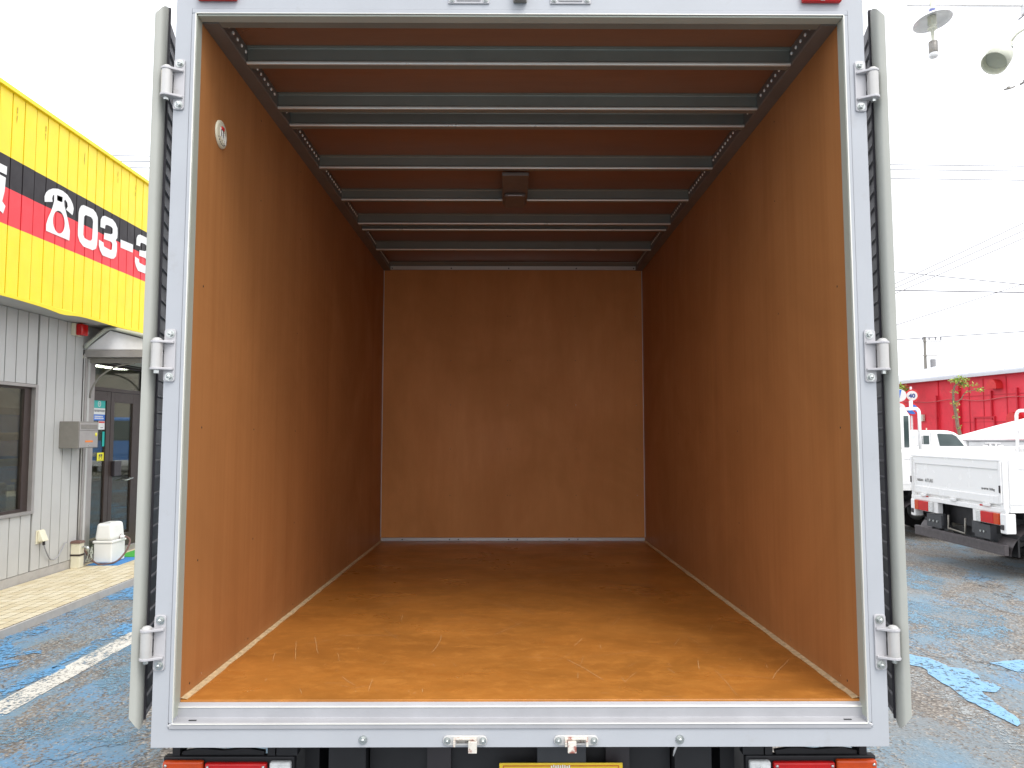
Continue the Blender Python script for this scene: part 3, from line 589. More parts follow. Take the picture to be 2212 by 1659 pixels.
def hinges():
    for s in (-1, 1):
        for z0, z1 in ((2.490, 2.634), (1.740, 1.882), (.987, 1.129)):
            mb = MB(); zc = (z0+z1)/2
            # plate with rounded corners
            pts = []
            for cx, cz, a0 in ((.930+.007, z1-.007, 90), (.952-.006+.004, z1-.007, 0), (.952-.002, z0+.007, -90), (.937, z0+.007, 180)):
                pass
            x0, x1, r = .9265, .9565, .007
            for cx, cz, a0 in ((x1-r, z1-r, 0), (x0+r, z1-r, 90), (x0+r, z0+r, 180), (x1-r, z0+r, 270)):
                for k in range(5):
                    a = math.radians(a0+k*22.5); pts.append((s*(cx+r*math.cos(a)), cz+r*math.sin(a)))
            mb.prism(pts, 1, -.0055, -.0005)
            # lugs
            for zl in (z0+.034, z1-.036):
                ax, ay, R = .969, -.018, .0165
                lp = [(s*.929, -.0057), (s*.929, -.012)]
                for k in range(9):
                    a = math.radians(-125+k*25); lp.append((s*(ax+R*math.cos(a)), ay+R*math.sin(a)))
                lp += [(s*.9575, .0), (s*.9575, -.0057)]
                mb.prism([(a_, b_) for a_, b_ in lp], 2, zl-.0032, zl+.0032)
            h = mb.build('hinge', M['hinge'], T, .0012, 2)
            za, zb = z0+.034+.0034, z1-.036-.0034
            b = MB().cyl((s*.969, -.018, za), (s*.969, -.018, zb), .0145, n=24)
            b.lathe((s*.969, -.018, zb+.0068), (0, 0, 1), [(.013, 0), (.0125, .003), (.008, .007), (.0001, .009)], 18)
            b.build('hinge_barrel', M['barrel'], h)
            MB().cyl((s*.969, -.018, za-.0066), (s*.969, -.018, za-.016), .0065, n=6, smooth=False).build('pin_nut', M['zinc'], h)
            for zz in (z1-.0135, z0+.0135):
                bolt(MB(), (s*.940, -.0055, zz), (0, -1, 0), .0078, .009).build('bolt', M['zinc'], h)
hinges()

def rear_doors():
    for s in (-1, 1):
        a = math.radians(15.0); th = .0285 if s < 0 else .0300
        d = Vector((s*math.sin(a), math.cos(a), 0)); n = Vector((s*math.cos(a), -math.sin(a), 0)); o = Vector((s*.9855, .004, 0))
        def P(u, nn, z): q = o+d*u+n*nn; return (q.x, q.y, z)
        def bx(mb, u0, u1, n0, n1, z0, z1, z0b=None, z1b=None):
            z0b = z0 if z0b is None else z0b; z1b = z1 if z1b is None else z1b
            return mb.hull8([P(u0, n0, z0), P(u1, n0, z0), P(u1, n1, z0b), P(u0, n1, z0b), P(u0, n0, z1), P(u1, n0, z1), P(u1, n1, z1b), P(u0, n1, z1b)])
        Z0, Z1 = .838, 2.775
        door = bx(MB(), .004, .90, .004, th-.001, Z0+.03, Z1, Z0+.055, Z1).build('rear_door', M['doorpaint'], T)
        # folded edge profile: flat outer part, then rolled round towards the ribbed face
        prof = [(.0035, th), (-.008, th), (-.009, th-.001), (-.0085, th*.52)]
        for k in range(1, 9):
            t_ = math.pi/2*k/8; prof.append((-.0085+.030*(1-math.cos(t_)), th*.52*(1-math.sin(t_))+.0002))
        prof += [(.030, .0002), (.030, .004)]
        m_ = len(prof)
        lo = [P(u, n_, Z0-.008+.040*(n_/th)+.02*max(0, u)/.03) for u, n_ in prof]; hi = [P(u, n_, Z1+.022-.036*(n_/th)) for u, n_ in prof]
        mb = MB(); mb.add(lo+hi, [(i, i+1, m_+i+1, m_+i) for i in range(m_-1)], True); mb.add(lo, [tuple(range(m_))]); mb.add(hi, [tuple(range(m_))])
        ep = mb.build('hinge_side_edge', M['doorpaint'], door)
        bx(MB(), .0305, .040, -.004, .0035, Z0+.012, Z1+.03).build('seal_strip', M['darkseal'], door)
        bx(MB(), .0405, .90, .0005, .0037, Z0+.025, Z1+.002).build('corrugated_skin', M['corrug'], door)
        mb = MB(); z = Z0+.02
        while z < Z1-.03:
            mb.hull8([P(.041, -.0045, z), P(.899, -.0045, z), P(.899, .0004, z-.002), P(.041, .0004, z-.002), P(.041, -.0045, z+.004), P(.899, -.0045, z+.004), P(.899, .0004, z+.006), P(.041, .0004, z+.006)])
            z += .0445
        mb.build('door_rib', M['doorrib'], door)['kind'] = 'stuff'
        # inside lining edge and lock rod on the outward face
        mb = MB(); q0 = Vector(P(.82, -.020, .86)); q1 = Vector(P(.82, -.020, 2.75)); mb.cyl(q0, q1, .011, n=12)
        mb.build('lock_rod', M['zinc'], door)
rear_doors()

def keepers():
    # bottom cam keepers
    for xa, xb, tab in ((-.202, -.087, .58), (.085, .200, .30)):
        z = .8105; pts = []; r = .0125
        for k in range(9): a = math.radians(90+k*22.5); pts.append((xa+r+r*math.cos(a), z+r*math.sin(a)))
        for k in range(9): a = math.radians(-90+k*22.5); pts.append((xb-r+r*math.cos(a), z+r*math.sin(a)))
        k_ = MB().prism(pts, 1, -.0065, -.0004).build('lock_keeper', M['keeper'], T, .0015)
        W = xb-xa; xt = xa+W*tab
        mb = MB(); mb.box(xa+W*.24, xa+W*.76, -.017, -.0046, .8155, .820)
        mb.box(xa+W*.24, xa+W*.29, -.024, -.0046, .801, .8153).box(xa+W*.71, xa+W*.76, -.024, -.0046, .801, .8153)
        mb.box(xa+W*.30, xa+W*.70, -.0065, -.0047, .803, .8153)
        mb.build('keeper_hook', M['rust'], k_, .001)
        B(xt, xt+.022, -.028, -.0175, .787, .8153).build('keeper_tab', M['rust'], k_, .001)
        for xx in (xa+.0115, xb-.0115): bolt(MB(), (xx, -.0066, z), (0, -1, 0), .0062, .007).build('bolt', M['zinc'], k_)
    for x in (-.409, .412): bolt(MB(), (x, -.0004, .811), (0, -1, 0), .0078, .007).build('frame_bolt', M['zinc'], T)
    # top keepers
    for xa, xb in ((-.202, -.087), (.082, .196)):
        mb = MB(); mb.box(xa, xb, -.0045, -.0004, 2.797, 2.835)
        k_ = mb.build('lock_keeper', M['hinge'], T, .003, 3)
        B(xa+.024, xb-.024, -.0075, -.0046, 2.804, 2.835).build('keeper_hook', M['hinge'], k_, .002)
        for xx in (xa+.011, xb-.011): bolt(MB(), (xx, -.0046, 2.8085), (0, -1, 0), .006, .006).build('bolt', M['zinc'], k_)
    c = MB().hull8([(-.016, -.026, 2.798), (.013, -.026, 2.798), (.018, -.0005, 2.800), (-.021, -.0005, 2.800), (-.019, -.026, 2.835), (.016, -.026, 2.835), (.019, -.0005, 2.838), (-.022, -.0005, 2.838)]).build('reversing_camera', M['mailbox'], T, .002)
    B(-.013, .010, -.0285, -.0262, 2.802, 2.830).build('camera_lens', M['housing'], c, .001)
    for xa, xb in ((-.897, -.787), (.784, .894)):
        r_ = B(xa, xb, -.016, -.0005, 2.801, 2.842).build('marker_lamp', M['redlens'], T, .005, 3)
        B((xa+xb)/2-.006, (xa+xb)/2+.006, -.0175, -.0162, 2.8025, 2.807).build('lamp_mark', M['clearlens'], r_)
keepers()

def underside():
    # tail lamps
    for s in (-1, 1):
        hs_ = B(s*.606, s*.957, .075, .100, .60, .7385).build('tail_lamp', M['black'], T, .004)
        B(s*.845, s*.952, .058, .0745, .61, .733).build('amber_lens', M['amberlens'], hs_, .006, 3)
        B(s*.676, s*.840, .058, .0745, .61, .7275).build('red_lens', M['redlens'], hs_, .005, 3)
        B(s*.611, s*.668, .056, .0745, .61, .731).build('clear_lens', M['clearlens'], hs_, .006, 3)
        for x, z in ((.943, .722), (.832, .718), (.684, .718), (.640, .715)):
            MB().lathe((s*x, .0575, z), (0, -1, 0), [(.0042, 0), (.0035, .002), (.0001, .0026)], 10).build('lens_screw', M['zinc'], hs_)
        # hanger
        mb = MB(); mb.box(s*.915, s*.935, .08, .14, .739, .7915); mb.box(s*.66, s*.68, .08, .14, .739, .7915); mb.box(s*.60, s*.656, .08, .11, .739, .7915)
        mb.prism([(s*.91, .7388), (s*.91, .748), (s*.86, .755), (s*.80, .750), (s*.74, .756), (s*.69, .748), (s*.69, .7388)], 1, .085, .098)
        mb.build('lamp_bracket', M['black'], T)
        bm_ = MB()
        for x in (.925, .67): bm_.cyl((s*x, .078, .781), (s*x, .070, .781), .0065, n=6, smooth=False)
        bm_.build('bracket_bolt', M['zinc'], T)
        B(s*.56, s*.60, .16, .30, .35, .7915).build('frame_gusset', M['black'], T)
        B(s*.60, s*.94, 1.75, 1.77, .25, .75).build('mudflap', M['black'], T)
    mb = MB(); mb.box(-.52, -.42, .10, 5.0, .50, .7910).box(.42, .52, .10, 5.0, .50, .7910); mb.box(-.415, .415, .14, .24, .50, .78)
    mb.box(-.60, .60, .55, .60, .30, .79)
    for y in (.5, 1.0, 1.5, 2.0, 2.5, 3.0): mb.box(-.90, -.525, y, y+.05, .74, .791); mb.box(.525, .90, y, y+.05, .74, .791)
    mb.build('chassis_frame', M['black'], T)
    B(.235, .30, .12, .16, .60, .79).build('frame_upright', M['housing'], T); B(-.255, -.19, .12, .16, .60, .79).build('frame_upright', M['housing'], T)
    B(-.80, .80, .10, .16, .38, .47).build('bumper_bar', M['darkgrey'], T, .006)
    # number plate and its lamp
    k = MB().box(.045, .178, .090, .11, .705, .79).build('plate_lamp_bracket', M['darkgrey'], T, .003)
    MB().prism([(.062, .783), (.170, .783), (.165, .768), (.070, .768)], 1, .070, .0895).build('plate_lamp', M['housing'], k, .003)
    B(.10, .16, .066, .0695, .7825, .785).build('plate_lamp_lens', M['clearlens'], k)
    pl = MB().box(-.057, .276, .085, .0885, .548, .716).build('number_plate', M['plate'], T)
    pl.modifiers.new('b', 'BEVEL').width = .012
    pl.modifiers['b'].segments = 4; pl.modifiers['b'].limit_method = 'ANGLE'
    mb = MB(); mb.box(-.047, .266, .0838, .0849, .7075, .7100); mb.box(-.047, -.0445, .0838, .0849, .556, .7074); mb.box(.2635, .266, .0838, .0849, .556, .7074); mb.box(-.0444, .2634, .0838, .0849, .556, .5585)
    mb.build('plate_border', M['platered'], pl)
    mb = MB(); rnd = random.Random(2)
    for i in range(9):
        x = .082+i*.006; mb.box(x, x+.0035, .0832, .0837, .7055-rnd.uniform(0, .004), .7125-rnd.uniform(0, .003))
    mb.build('plate_marks', M['paper'], pl)
    # small hanging tie
    MB().tube([(.412, .06, .792), (.416, .055, .775), (.409, .05, .762), (.405, .05, .748)], [.003, .004, .003, .0015], 6).build('cable_tie', M['lip'], T)
    # wheels
    for s in (-1, 1):
        for y, n in ((1.25, 2), (4.35, 1)):
            for k in range(n):
                xc = s*(.80-.20*k) if n == 2 else s*.78
                w = MB().lathe((xc-.085, y, .335), (1, 0, 0), [(.19, 0), (.30, .0), (.325, .02), (.335, .05), (.335, .12), (.325, .15), (.30, .17), (.19, .17)], 28).build('wheel', M['tyre'], T)
                MB().lathe((xc-.06, y, .335), (1, 0, 0), [(.0001, 0), (.08, .0), (.10, .02), (.19, .0), (.19, .12), (.10, .10), (.08, .12), (.0001, .12)], 24).build('rim', M['rim'], w)
    # cab
    pr = [(3.45, .50), (3.45, 1.55), (3.62, 2.08), (4.72, 2.10), (4.95, 1.95), (5.18, 1.25), (5.22, .85), (5.20, .42), (4.75, .42), (4.68, .70), (4.35, .78), (4.02, .70), (3.95, .50)]
    cab = MB().prism(pr, 0, -.85, .85).build('cab', M['white'], T, .05, 3)
    for s in (-1, 1):
        MB().prism([(3.85, 1.30), (3.88, 1.92), (4.68, 1.94), (4.98, 1.30)], 0, s*.852, s*.858).build('side_window', M['vglass'], cab)
    MB().hull8([(-.76, 5.20, 1.27), (.76, 5.20, 1.27), (.76, 5.19, 1.27), (-.76, 5.19, 1.27), (-.70, 4.99, 1.93), (.70, 4.99, 1.93), (.70, 4.98, 1.93), (-.70, 4.98, 1.93)]).build('windscreen', M['vglass'], cab)
underside()
# ================================================================== the shop on the left
WX, FX = -4.95, -4.57              # wall face, fascia face
def shop():
    S = empty('shop_building', (WX, 4.0, 0), 'low shop with grey board walls and a yellow fascia striped black and red', 'shop')
    BW = .1665
    # wall boards; window between Y 3.6 and 5.79, entrance from 6.62
    k = 0; y1 = 6.608
    me = {}
    while y1 > -1.5:
        y0 = y1-BW
        segs = [(.165, 2.826)]
        if y0 > 3.40 and y0 < 5.70: segs = [(.165, .752), (2.092, 2.826)]
        for z0, z1 in segs:
            if 5.70 < y0 < 5.80: y0 = 5.792
            mb = MB(); mb.box(WX-.018, WX, y0+.0068, y1-.0068, z0, z1)
            mb.build('wall_board', M['siding'], S, .0015, 1)
        y1 = y1-BW
    # backing
    mb = MB(); mb.box(WX-.10, WX-.0185, -1.6, 3.50, .16, 2.83).box(WX-.10, WX-.0185, 5.80, 6.608, .16, 2.83).box(WX-.10, WX-.0185, 3.50, 5.80, .16, .745).box(WX-.10, WX-.0185, 3.50, 5.80, 2.10, 2.83)
    mb.box(WX-.10, WX-.0185, 6.608, 6.86, 2.50, 2.83).box(WX-.10, WX-.0185, 6.86, 9.5, 2.43, 2.83).box(WX-.10, WX-.0185, 8.10, 12, .07, 2.429)
    mb.build('wall_backing', M['groove'], S)
    B(WX-.012, WX+.002, 8.10, 12, .07, 2.4395).build('wall_sheet', M['siding'], S)
    for i in range(30): B(WX-.018, WX, 6.611+i*BW, 6.611+(i+1)*BW-.007, 2.55 if i < 2 else 2.44, 2.826).build('wall_board', M['siding'], S, .0015, 1)
    B(WX-.10, WX-.004, -1.6, 6.60, .05, .1595).build('plinth', M['plinth'], S, .003)
    # soffit and fascia
    B(WX-.05, FX-.022, -1.6, 7.29, 2.831, 2.86).build('soffit', M['soffit'], S)
    def band(z): return
    y1 = 7.278; BF = .1735
    z_cuts = [(2.845, 3.470, 'yellow'), (3.4705, 3.806, 'red_p'), (3.8065, 4.096, 'black_p'), (4.0965, 4.700, 'yellow')]
    rnd = random.Random(4)
    first = True
    while y1 > .6:
        y0 = y1-BF; tw = rnd.uniform(-.002, .002); dx = rnd.uniform(-.0015, .0015)
        root = None
        for i, (za, zb, mm) in enumerate(z_cuts):
            zb2 = zb+.0005 if i < 3 else zb
            mb = MB(); a, b = y0+.0068, y1-.0068
            mb.hull8([(FX-.02, a, za), (FX+dx-tw, a, za), (FX+dx+tw, b, za), (FX-.02, b, za), (FX-.02, a, zb2), (FX+dx-tw, a, zb2), (FX+dx+tw, b, zb2), (FX-.02, b, zb2)])
            if i == 0: root = mb.build('fascia_board', M[mm], S)
            else: mb.build('painted_stripe', M[mm], root)
        y1 = y0
    B(FX-.03, FX-.0205, .6, 7.285, 2.85, 4.70).build('fascia_backing', mat('fascia_joint', (.035, .022, .006), .8), S)
    B(FX-.30, FX-.0305, .6, 7.285, 2.862, 4.68).build('fascia_core', M['siding'], S)
    B(FX-.34, FX+.028, .6, 7.305, 4.7005, 4.742).build('fascia_cap', M['yellow'], S, .004)
    B(FX-.30, FX+.004, 7.2795, 7.300, 2.83, 4.70).build('fascia_end', M['yellow'], S, .002)
    # bent drip strip along the foot of the fascia
    pts = []; n = 60
    for i in range(n+1):
        y = .6+6.69*i/n
        sag = .022*math.exp(-((y-5.55)/.20)**2)+.004*math.sin(y*5)+ (.012 if y < 4.6 else 0)
        pts.append((y, sag))
    mb = MB(); vs = []
    for y, s in pts: vs += [(FX-.004, y, 2.848), (FX+.006, y, 2.8445-s*.3), (FX+.005, y, 2.815-s), (FX-.003, y, 2.814-s)]
    fs = []
    for i in range(n):
        for j in range(4): fs.append((4*i+j, 4*i+(j+1) % 4, 4*i+4+(j+1) % 4, 4*i+4+j))
    mb.add(vs, fs); mb.build('drip_strip', M['yellow'], S)
    # lettering painted on the boards, built as thin raised shapes
    names = ['telephone_handset', 'telephone_body', 'numeral', 'numeral', 'dash', 'numeral', 'character_stroke', 'character_stroke']
    for i, loops in enumerate(LETTERS):
        x = FX+.0045+(.0016 if i in (1,) else 0)
        shape2d(loops, lambda u, v, w_, x=x: (x+w_, u, v), .001, names[i], M['letter'], S)
    for i, (y, z) in enumerate(STAINS):
        rn = random.Random(i); n_ = 10; pts = []
        for k in range(n_):
            a_ = 2*math.pi*k/n_; rr_ = rn.uniform(.55, 1.2); pts.append((FX+.0022, y+.008*rr_*math.cos(a_), z+.042*rr_*math.sin(a_)))
        MB().add(pts, [tuple(range(n_))]).build('rust_stain', M['stain'], S)
    # window
    wf = MB()
    y0, y1, z0, z1 = 3.50, 5.793, .756, 2.088
    wf.box(WX-.08, WX+.014, y1-.042, y1, z0, z1).box(WX-.08, WX+.014, y0, y0+.042, z0, z1).box(WX-.08, WX+.014, y0+.0425, y1-.0425, z1-.03, z1).box(WX-.08, WX+.022, y0+.0425, y1-.0425, z0, z0+.03)
    win = wf.build('window', M['greyalu'], S, .002)
    mb = MB(); mb.box(WX-.075, WX-.03, y1-.150, y1-.0425, z0+.031, z1-.031).box(WX-.075, WX-.03, y0+.043, y0+.14, z0+.031, z1-.031).box(WX-.075, WX-.03, y0+.14, y1-.1505, z0+.031, z0+.06).box(WX-.075, WX-.03, y0+.14, y1-.1505, z1-.05, z1-.031)
    mb.build('sash', M['brown'], win, .002)
    B(WX-.058, WX-.053, y0+.14, y1-.151, z0+.0605, z1-.0505).build('pane', M['glass'], win)
    # room behind (open-sided box of walls, seen through the panes)
    mb = MB(); mb.box(WX-4.0, WX-3.95, -1.5, 12, 0, 2.7).box(WX-3.949, WX-.101, -1.55, -1.5, 0, 2.7).box(WX-3.949, WX-.101, 12, 12.05, 0, 2.7)
    mb.build('inner_wall', M['room'], S)
    B(WX-3.949, WX-.101, -1.499, 11.999, 2.60, 2.65).build('inner_ceiling', M['room'], S)
    B(WX-3.949, WX-.101, -1.499, 11.999, .10, .14).build('inner_floor', M['roomfloor'], S)
    B(WX-4.1, WX-.05, -1.6, 12.1, 2.87, 2.95).build('flat_roof', M['plinth'], S)
    # entrance joinery
    e = WX
    mb = MB()
    mb.box(e-.08, e+.030, 6.625, 6.745, .07, 2.452).box(e-.08, e+.012, 6.7455, 6.80, .07, 2.452).box(e-.08, e+.004, 6.8005, 6.862, .07, 2.452)
    mb.build('entrance_jamb', M['greyalu'], S, .003)
    MB().box(e+.0305, e+.034, 6.66, 6.70, .1, 2.44).build('jamb_cover', M['siding'], S)
    mb = MB(); mb.box(e-.07, e-.02, 6.8625, 8.10, 2.095, 2.14).box(e-.07, e-.02, 8.05, 8.10, .07, 2.0945).box(e-.07, e-.02, 6.8625, 8.10, 2.41, 2.43)
    mb.box(e-.07, e-.02, 6.8625, 6.89, .14, 2.0945)
    mb.build('door_frame', M['brown'], S, .002)
    B(e-.09, e+.02, 6.8625, 8.10, .07, .135).build('door_sill', M['greyalu'], S, .002)
    B(e-.048, e-.043, 6.8625, 8.10, 2.1405, 2.4095).build('transom_pane', M['glass'], S)
    def leaf(name, a, b, ls, rs, top, bot, x0):
        d = MB(); d.box(x0-.04, x0, a, a+ls, bot, 2.092).box(x0-.04, x0, b-rs, b, bot, 2.092).box(x0-.04, x0, a+ls+.0005, b-rs-.0005, 2.092-top, 2.092).box(x0-.04, x0, a+ls+.0005, b-rs-.0005, bot, bot+.16)
        dd = d.build(name, M['brown'], S, .002)
        B(x0-.022, x0-.018, a+ls+.001, b-rs-.001, bot+.161, 2.092-top-.001).build('pane', M['glass'], dd)
        return dd
    side = leaf('side_light', 6.8905, 7.275, .012, .09, .115, .14, e-.022)
    d2 = leaf('glass_door', 7.285, 8.045, .085, .22, .125, .14, e-.022)
    h = B(e-.0215, e+.02, 7.335, 7.50, 1.045, 1.235).build('door_handle', M['housing'], d2, .006)
    MB().tube([(e-.0215, 7.62, .98), (e+.03, 7.62, .98), (e+.03, 7.78, 1.0), (e-.0215, 7.78, 1.0)], .007, 8).build('pull_bar', M['zinc'], d2)
    # stickers on the side light (flat prints)
    xs = e-.0375
    st = B(xs, xs+.002, 6.905, 7.178, 1.885, 1.985).build('door_sticker', M['teal'], side)
    MB().lathe((xs+.0021, 7.045, 1.935), (1, 0, 0), [(.034, 0), (.034, .0006), (.026, .0006), (.026, 0)], 20, smooth=False).build('sticker_ring', M['paper'], side)
    mb = MB(); mb.box(xs+.0021, xs+.0027, 7.028, 7.033, 1.92, 1.95).box(xs+.0021, xs+.0027, 7.055, 7.060, 1.92, 1.95).box(xs+.0021, xs+.0027, 7.035, 7.053, 1.934, 1.939); mb.build('sticker_mark', M['paper'], side)
    B(xs, xs+.002, 6.905, 7.178, 1.808, 1.884).build('door_sticker', M['paper'], side)
    mb = MB(); rnd = random.Random(9)
    y = 6.92
    while y < 7.165:
        w_ = rnd.uniform(.006, .016); mb.box(xs+.0021, xs+.0027, y, y+w_, 1.835+rnd.uniform(0, .008), 1.865); y += w_+.004
    mb.build('sticker_print', M['greyink'], side)
    B(xs, xs+.002, 6.905, 7.178, 1.735, 1.807).build('door_sticker', M['bluest'], side)
    mb = MB()
    for z in (1.752, 1.775):
        y = 6.95
        while y < 7.13:
            w_ = rnd.uniform(.008, .018); mb.box(xs+.0021, xs+.0027, y, y+w_, z, z+.016); y += w_+.004
    mb.build('sticker_print', M['paper'], side)
    mb = MB(); mb.box(xs, xs+.002, 7.04, 7.178, 1.625, 1.73); mb.build('notice_sheet', M['paper'], side)
    B(xs+.0021, xs+.0026, 7.045, 7.173, 1.705, 1.725).build('notice_heading', M['redst'], side)
    B(xs+.0021, xs+.0026, 7.085, 7.14, 1.643, 1.652).build('notice_print', M['greyink'], side)
    B(xs, xs+.002, 6.93, 7.0, 1.50, 1.73).build('notice_strip', M['housing'], side)
    mb = MB()
    for i in range(7): mb.box(xs+.0021, xs+.0026, 6.955, 6.985, 1.52+i*.03, 1.536+i*.03)
    mb.build('strip_print', M['paper'], side)
    B(xs, xs+.002, 7.135, 7.183, 1.42, 1.60).build('notice_strip', M['teal'], side)
    ys = B(xs, xs+.002, 7.035, 7.18, 1.245, 1.345).build('yellow_sticker', M['yelst'], side)
    mb = MB(); x_ = xs+.0021
    for s in (-1, 1):
        c = 7.108
        mb.add([(x_, c+s*.004, 1.33), (x_, c+s*.042, 1.322), (x_, c+s*.044, 1.315), (x_, c+s*.026, 1.305), (x_, c+s*.012, 1.285), (x_, c+s*.006, 1.29)], [(0, 1, 2, 3, 4, 5)])
        mb.box(x_, x_+.0005, c+s*.018, c+s*.024, 1.27, 1.30); mb.box(x_, x_+.0005, c+s*.034, c+s*.040, 1.27, 1.31); mb.box(x_, x_+.0005, c+s*.018, c+s*.040, 1.268, 1.273)
    mb.box(x_, x_+.0005, 7.045, 7.17, 1.252, 1.258)
    mb.build('sticker_print', M['ink'], side)
    return S
SH = shop()

# things inside the shop
def shop_inside():
    for i, (y, z) in enumerate(((8.55, 2.55), (5.6, 2.55), (2.2, 2.55))):  # strip above the entrance is real, the others are added to brighten the room
        t = empty('ceiling_light', (-5.85, y, 2.55), ['lit ceiling strip light behind the glass above the entrance', 'strip light added to brighten the room behind the shop window', 'strip light added to brighten the room, farthest from the entrance'][i], 'ceiling light', 'strip lights on the shop ceiling')
        B(-6.02, -5.70, y-.1, y+.9, 2.565, 2.599).build('fitting', M['paper'], t)
        B(-5.98, -5.74, y-.06, y+.75, 2.535, 2.5645).build('tube', M['fluor'], t)
    d = empty('desk', (-6.3, 6.9, .14), 'low cream desk unit behind the shop window', 'desk')
    B(-6.7, -5.9, 6.2, 7.65, .80, .84).build('desk_top', M['cream'], d, .004); B(-5.96, -5.92, 6.2, 7.65, .14, .799).build('front_panel', M['room'], d)
    B(-6.7, -6.0, 6.22, 6.26, .14, .799).build('side_panel', M['room'], d); B(-6.7, -6.0, 7.6, 7.64, .14, .799).build('side_panel', M['room'], d)
    m_ = empty('office_chair', (-5.6, 5.75, .14), 'black office chair backed against the shop window', 'chair')
    B(-5.72, -5.40, 5.52, 6.00, .55, .63).build('seat', M['housing'], m_, .03, 3); B(-5.42, -5.36, 5.50, 6.02, .64, 1.06).build('backrest', M['housing'], m_, .03, 3)
    MB().cyl((-5.56, 5.76, .2), (-5.56, 5.76, .55), .03).build('pedestal', M['zinc'], m_)
    MB().cyl((-5.56, 5.76, .141), (-5.56, 5.76, .2), .24, .05, n=5).build('base', M['housing'], m_)
    s = empty('shelf_unit', (-8.6, 10.2, .14), 'cream wall shelves with files at the back of the shop', 'shelves')
    B(-8.88, -8.55, 9.0, 9.03, .14, 2.1).build('side_board', M['cream'], s); B(-8.88, -8.55, 11.4, 11.43, .14, 2.1).build('side_board', M['cream'], s)
    for z in (.2, .65, 1.1, 1.55, 2.0): B(-8.88, -8.55, 9.0305, 11.3995, z, z+.03).build('shelf', M['cream'], s)
    mb = MB(); rnd = random.Random(6)
    for z in (.231, .681, 1.131, 1.581):
        y = 9.1
        while y < 11.3:
            w_ = rnd.uniform(.04, .10); 
            if rnd.random() < .75: mb.box(-8.85, -8.62, y, y+w_, z, z+rnd.uniform(.24, .32))
            y += w_+.006
    tag(mb.build('file_folder', M['bluest'], None), 'row of blue folders standing on the cream wall shelves', 'folders', kind='stuff')
    c = empty('counter', (-5.9, 8.2, .14), 'dark counter just inside the entrance door', 'counter')
    B(-6.4, -5.5, 7.7, 9.3, .14, .95).build('counter_body', M['housing'], c, .004); B(-6.43, -5.47, 7.67, 9.33, .951, .985).build('counter_top', M['greyalu'], c, .003)
    r = empty('wire_rack', (-5.35, 7.3, .14), 'black wire leaflet rack inside the side window of the entrance', 'rack')
    mb = MB()
    for y in (7.13, 7.30, 7.47): mb.cyl((-5.3, y, .14), (-5.3, y, 1.35), .006, n=6)
    for i in range(8): mb.cyl((-5.3, 7.13, .25+i*.15), (-5.3, 7.47, .25+i*.15), .005, n=6)
    mb.build('rack_frame', M['ink'], r)
    for i in range(3): B(-5.32, -5.306, 7.16, 7.27, .45+i*.3, .64+i*.3).build('leaflet', M['paper'], r)
shop_inside()

def canopy():
    e = WX
    c = empty('entrance_canopy', (e, 7.4, 2.45), 'grey framed canopy with a white gable panel over the shop entrance', 'canopy')
    B(e+.001, -3.95, 6.62, 6.68, 2.462, 2.543).build('front_beam', M['greyalu'], c, .004)
    B(e+.001, -3.95, 6.618, 6.69, 2.5435, 2.558).build('flashing', M['soffit'], c, .003)
    B(e+.001, -3.95, 8.32, 8.38, 2.462, 2.543).build('front_beam', M['greyalu'], c, .004)
    B(-3.999, -3.95, 6.6805, 8.3195, 2.462, 2.543).build('eave_beam', M['greyalu'], c, .004)
    for y in (6.645, 8.34):
        MB().prism([(e+.001, 2.56), (-4.67, 2.775), (-3.97, 2.60), (-3.97, 2.56)], 1, y, y+.012).build('gable_panel', M['lampwhite'], c)
    MB().prism([(e+.001, 2.59), (-4.67, 2.79), (-3.94, 2.60), (-3.94, 2.615), (-4.67, 2.812), (e+.001, 2.61)], 1, 6.60, 8.40).build('roof_sheet', M['soffit'], c)
    MB().tube([(e+.02, 6.60, 2.565), (e+.05, 6.60, 2.61), (-4.70, 6.60, 2.785), (-4.63, 6.60, 2.797), (-4.2, 6.60, 2.70), (-3.95, 6.60, 2.63)], .022, 10).build('edge_tube', M['reveal'], c)
    for y in (6.69, 8.27):
        s = MB().box(e+.031, -4.325, y, y+.022, 2.40, 2.4615).build('support_arm', M['mailbox'], c, .003)
        pts = []
        for i in range(15):
            a = math.radians(180-90*i/14); pts.append((-4.40+.51*math.cos(a), y+.011, 1.99+.405*math.sin(a)))
        MB().tube(pts, .011, 8).build('curved_stay', M['mailbox'], c)
    # thin dark line where the canopy ceiling meets the wall
    B(e+.0405, -4.0, 6.70, 8.30, 2.452, 2.461).build('canopy_ceiling', M['soffit'], c)
    B(e+.031, e+.040, 6.87, 8.30, 2.435, 2.4615).build('wall_batten', M['groove'], c)
canopy()

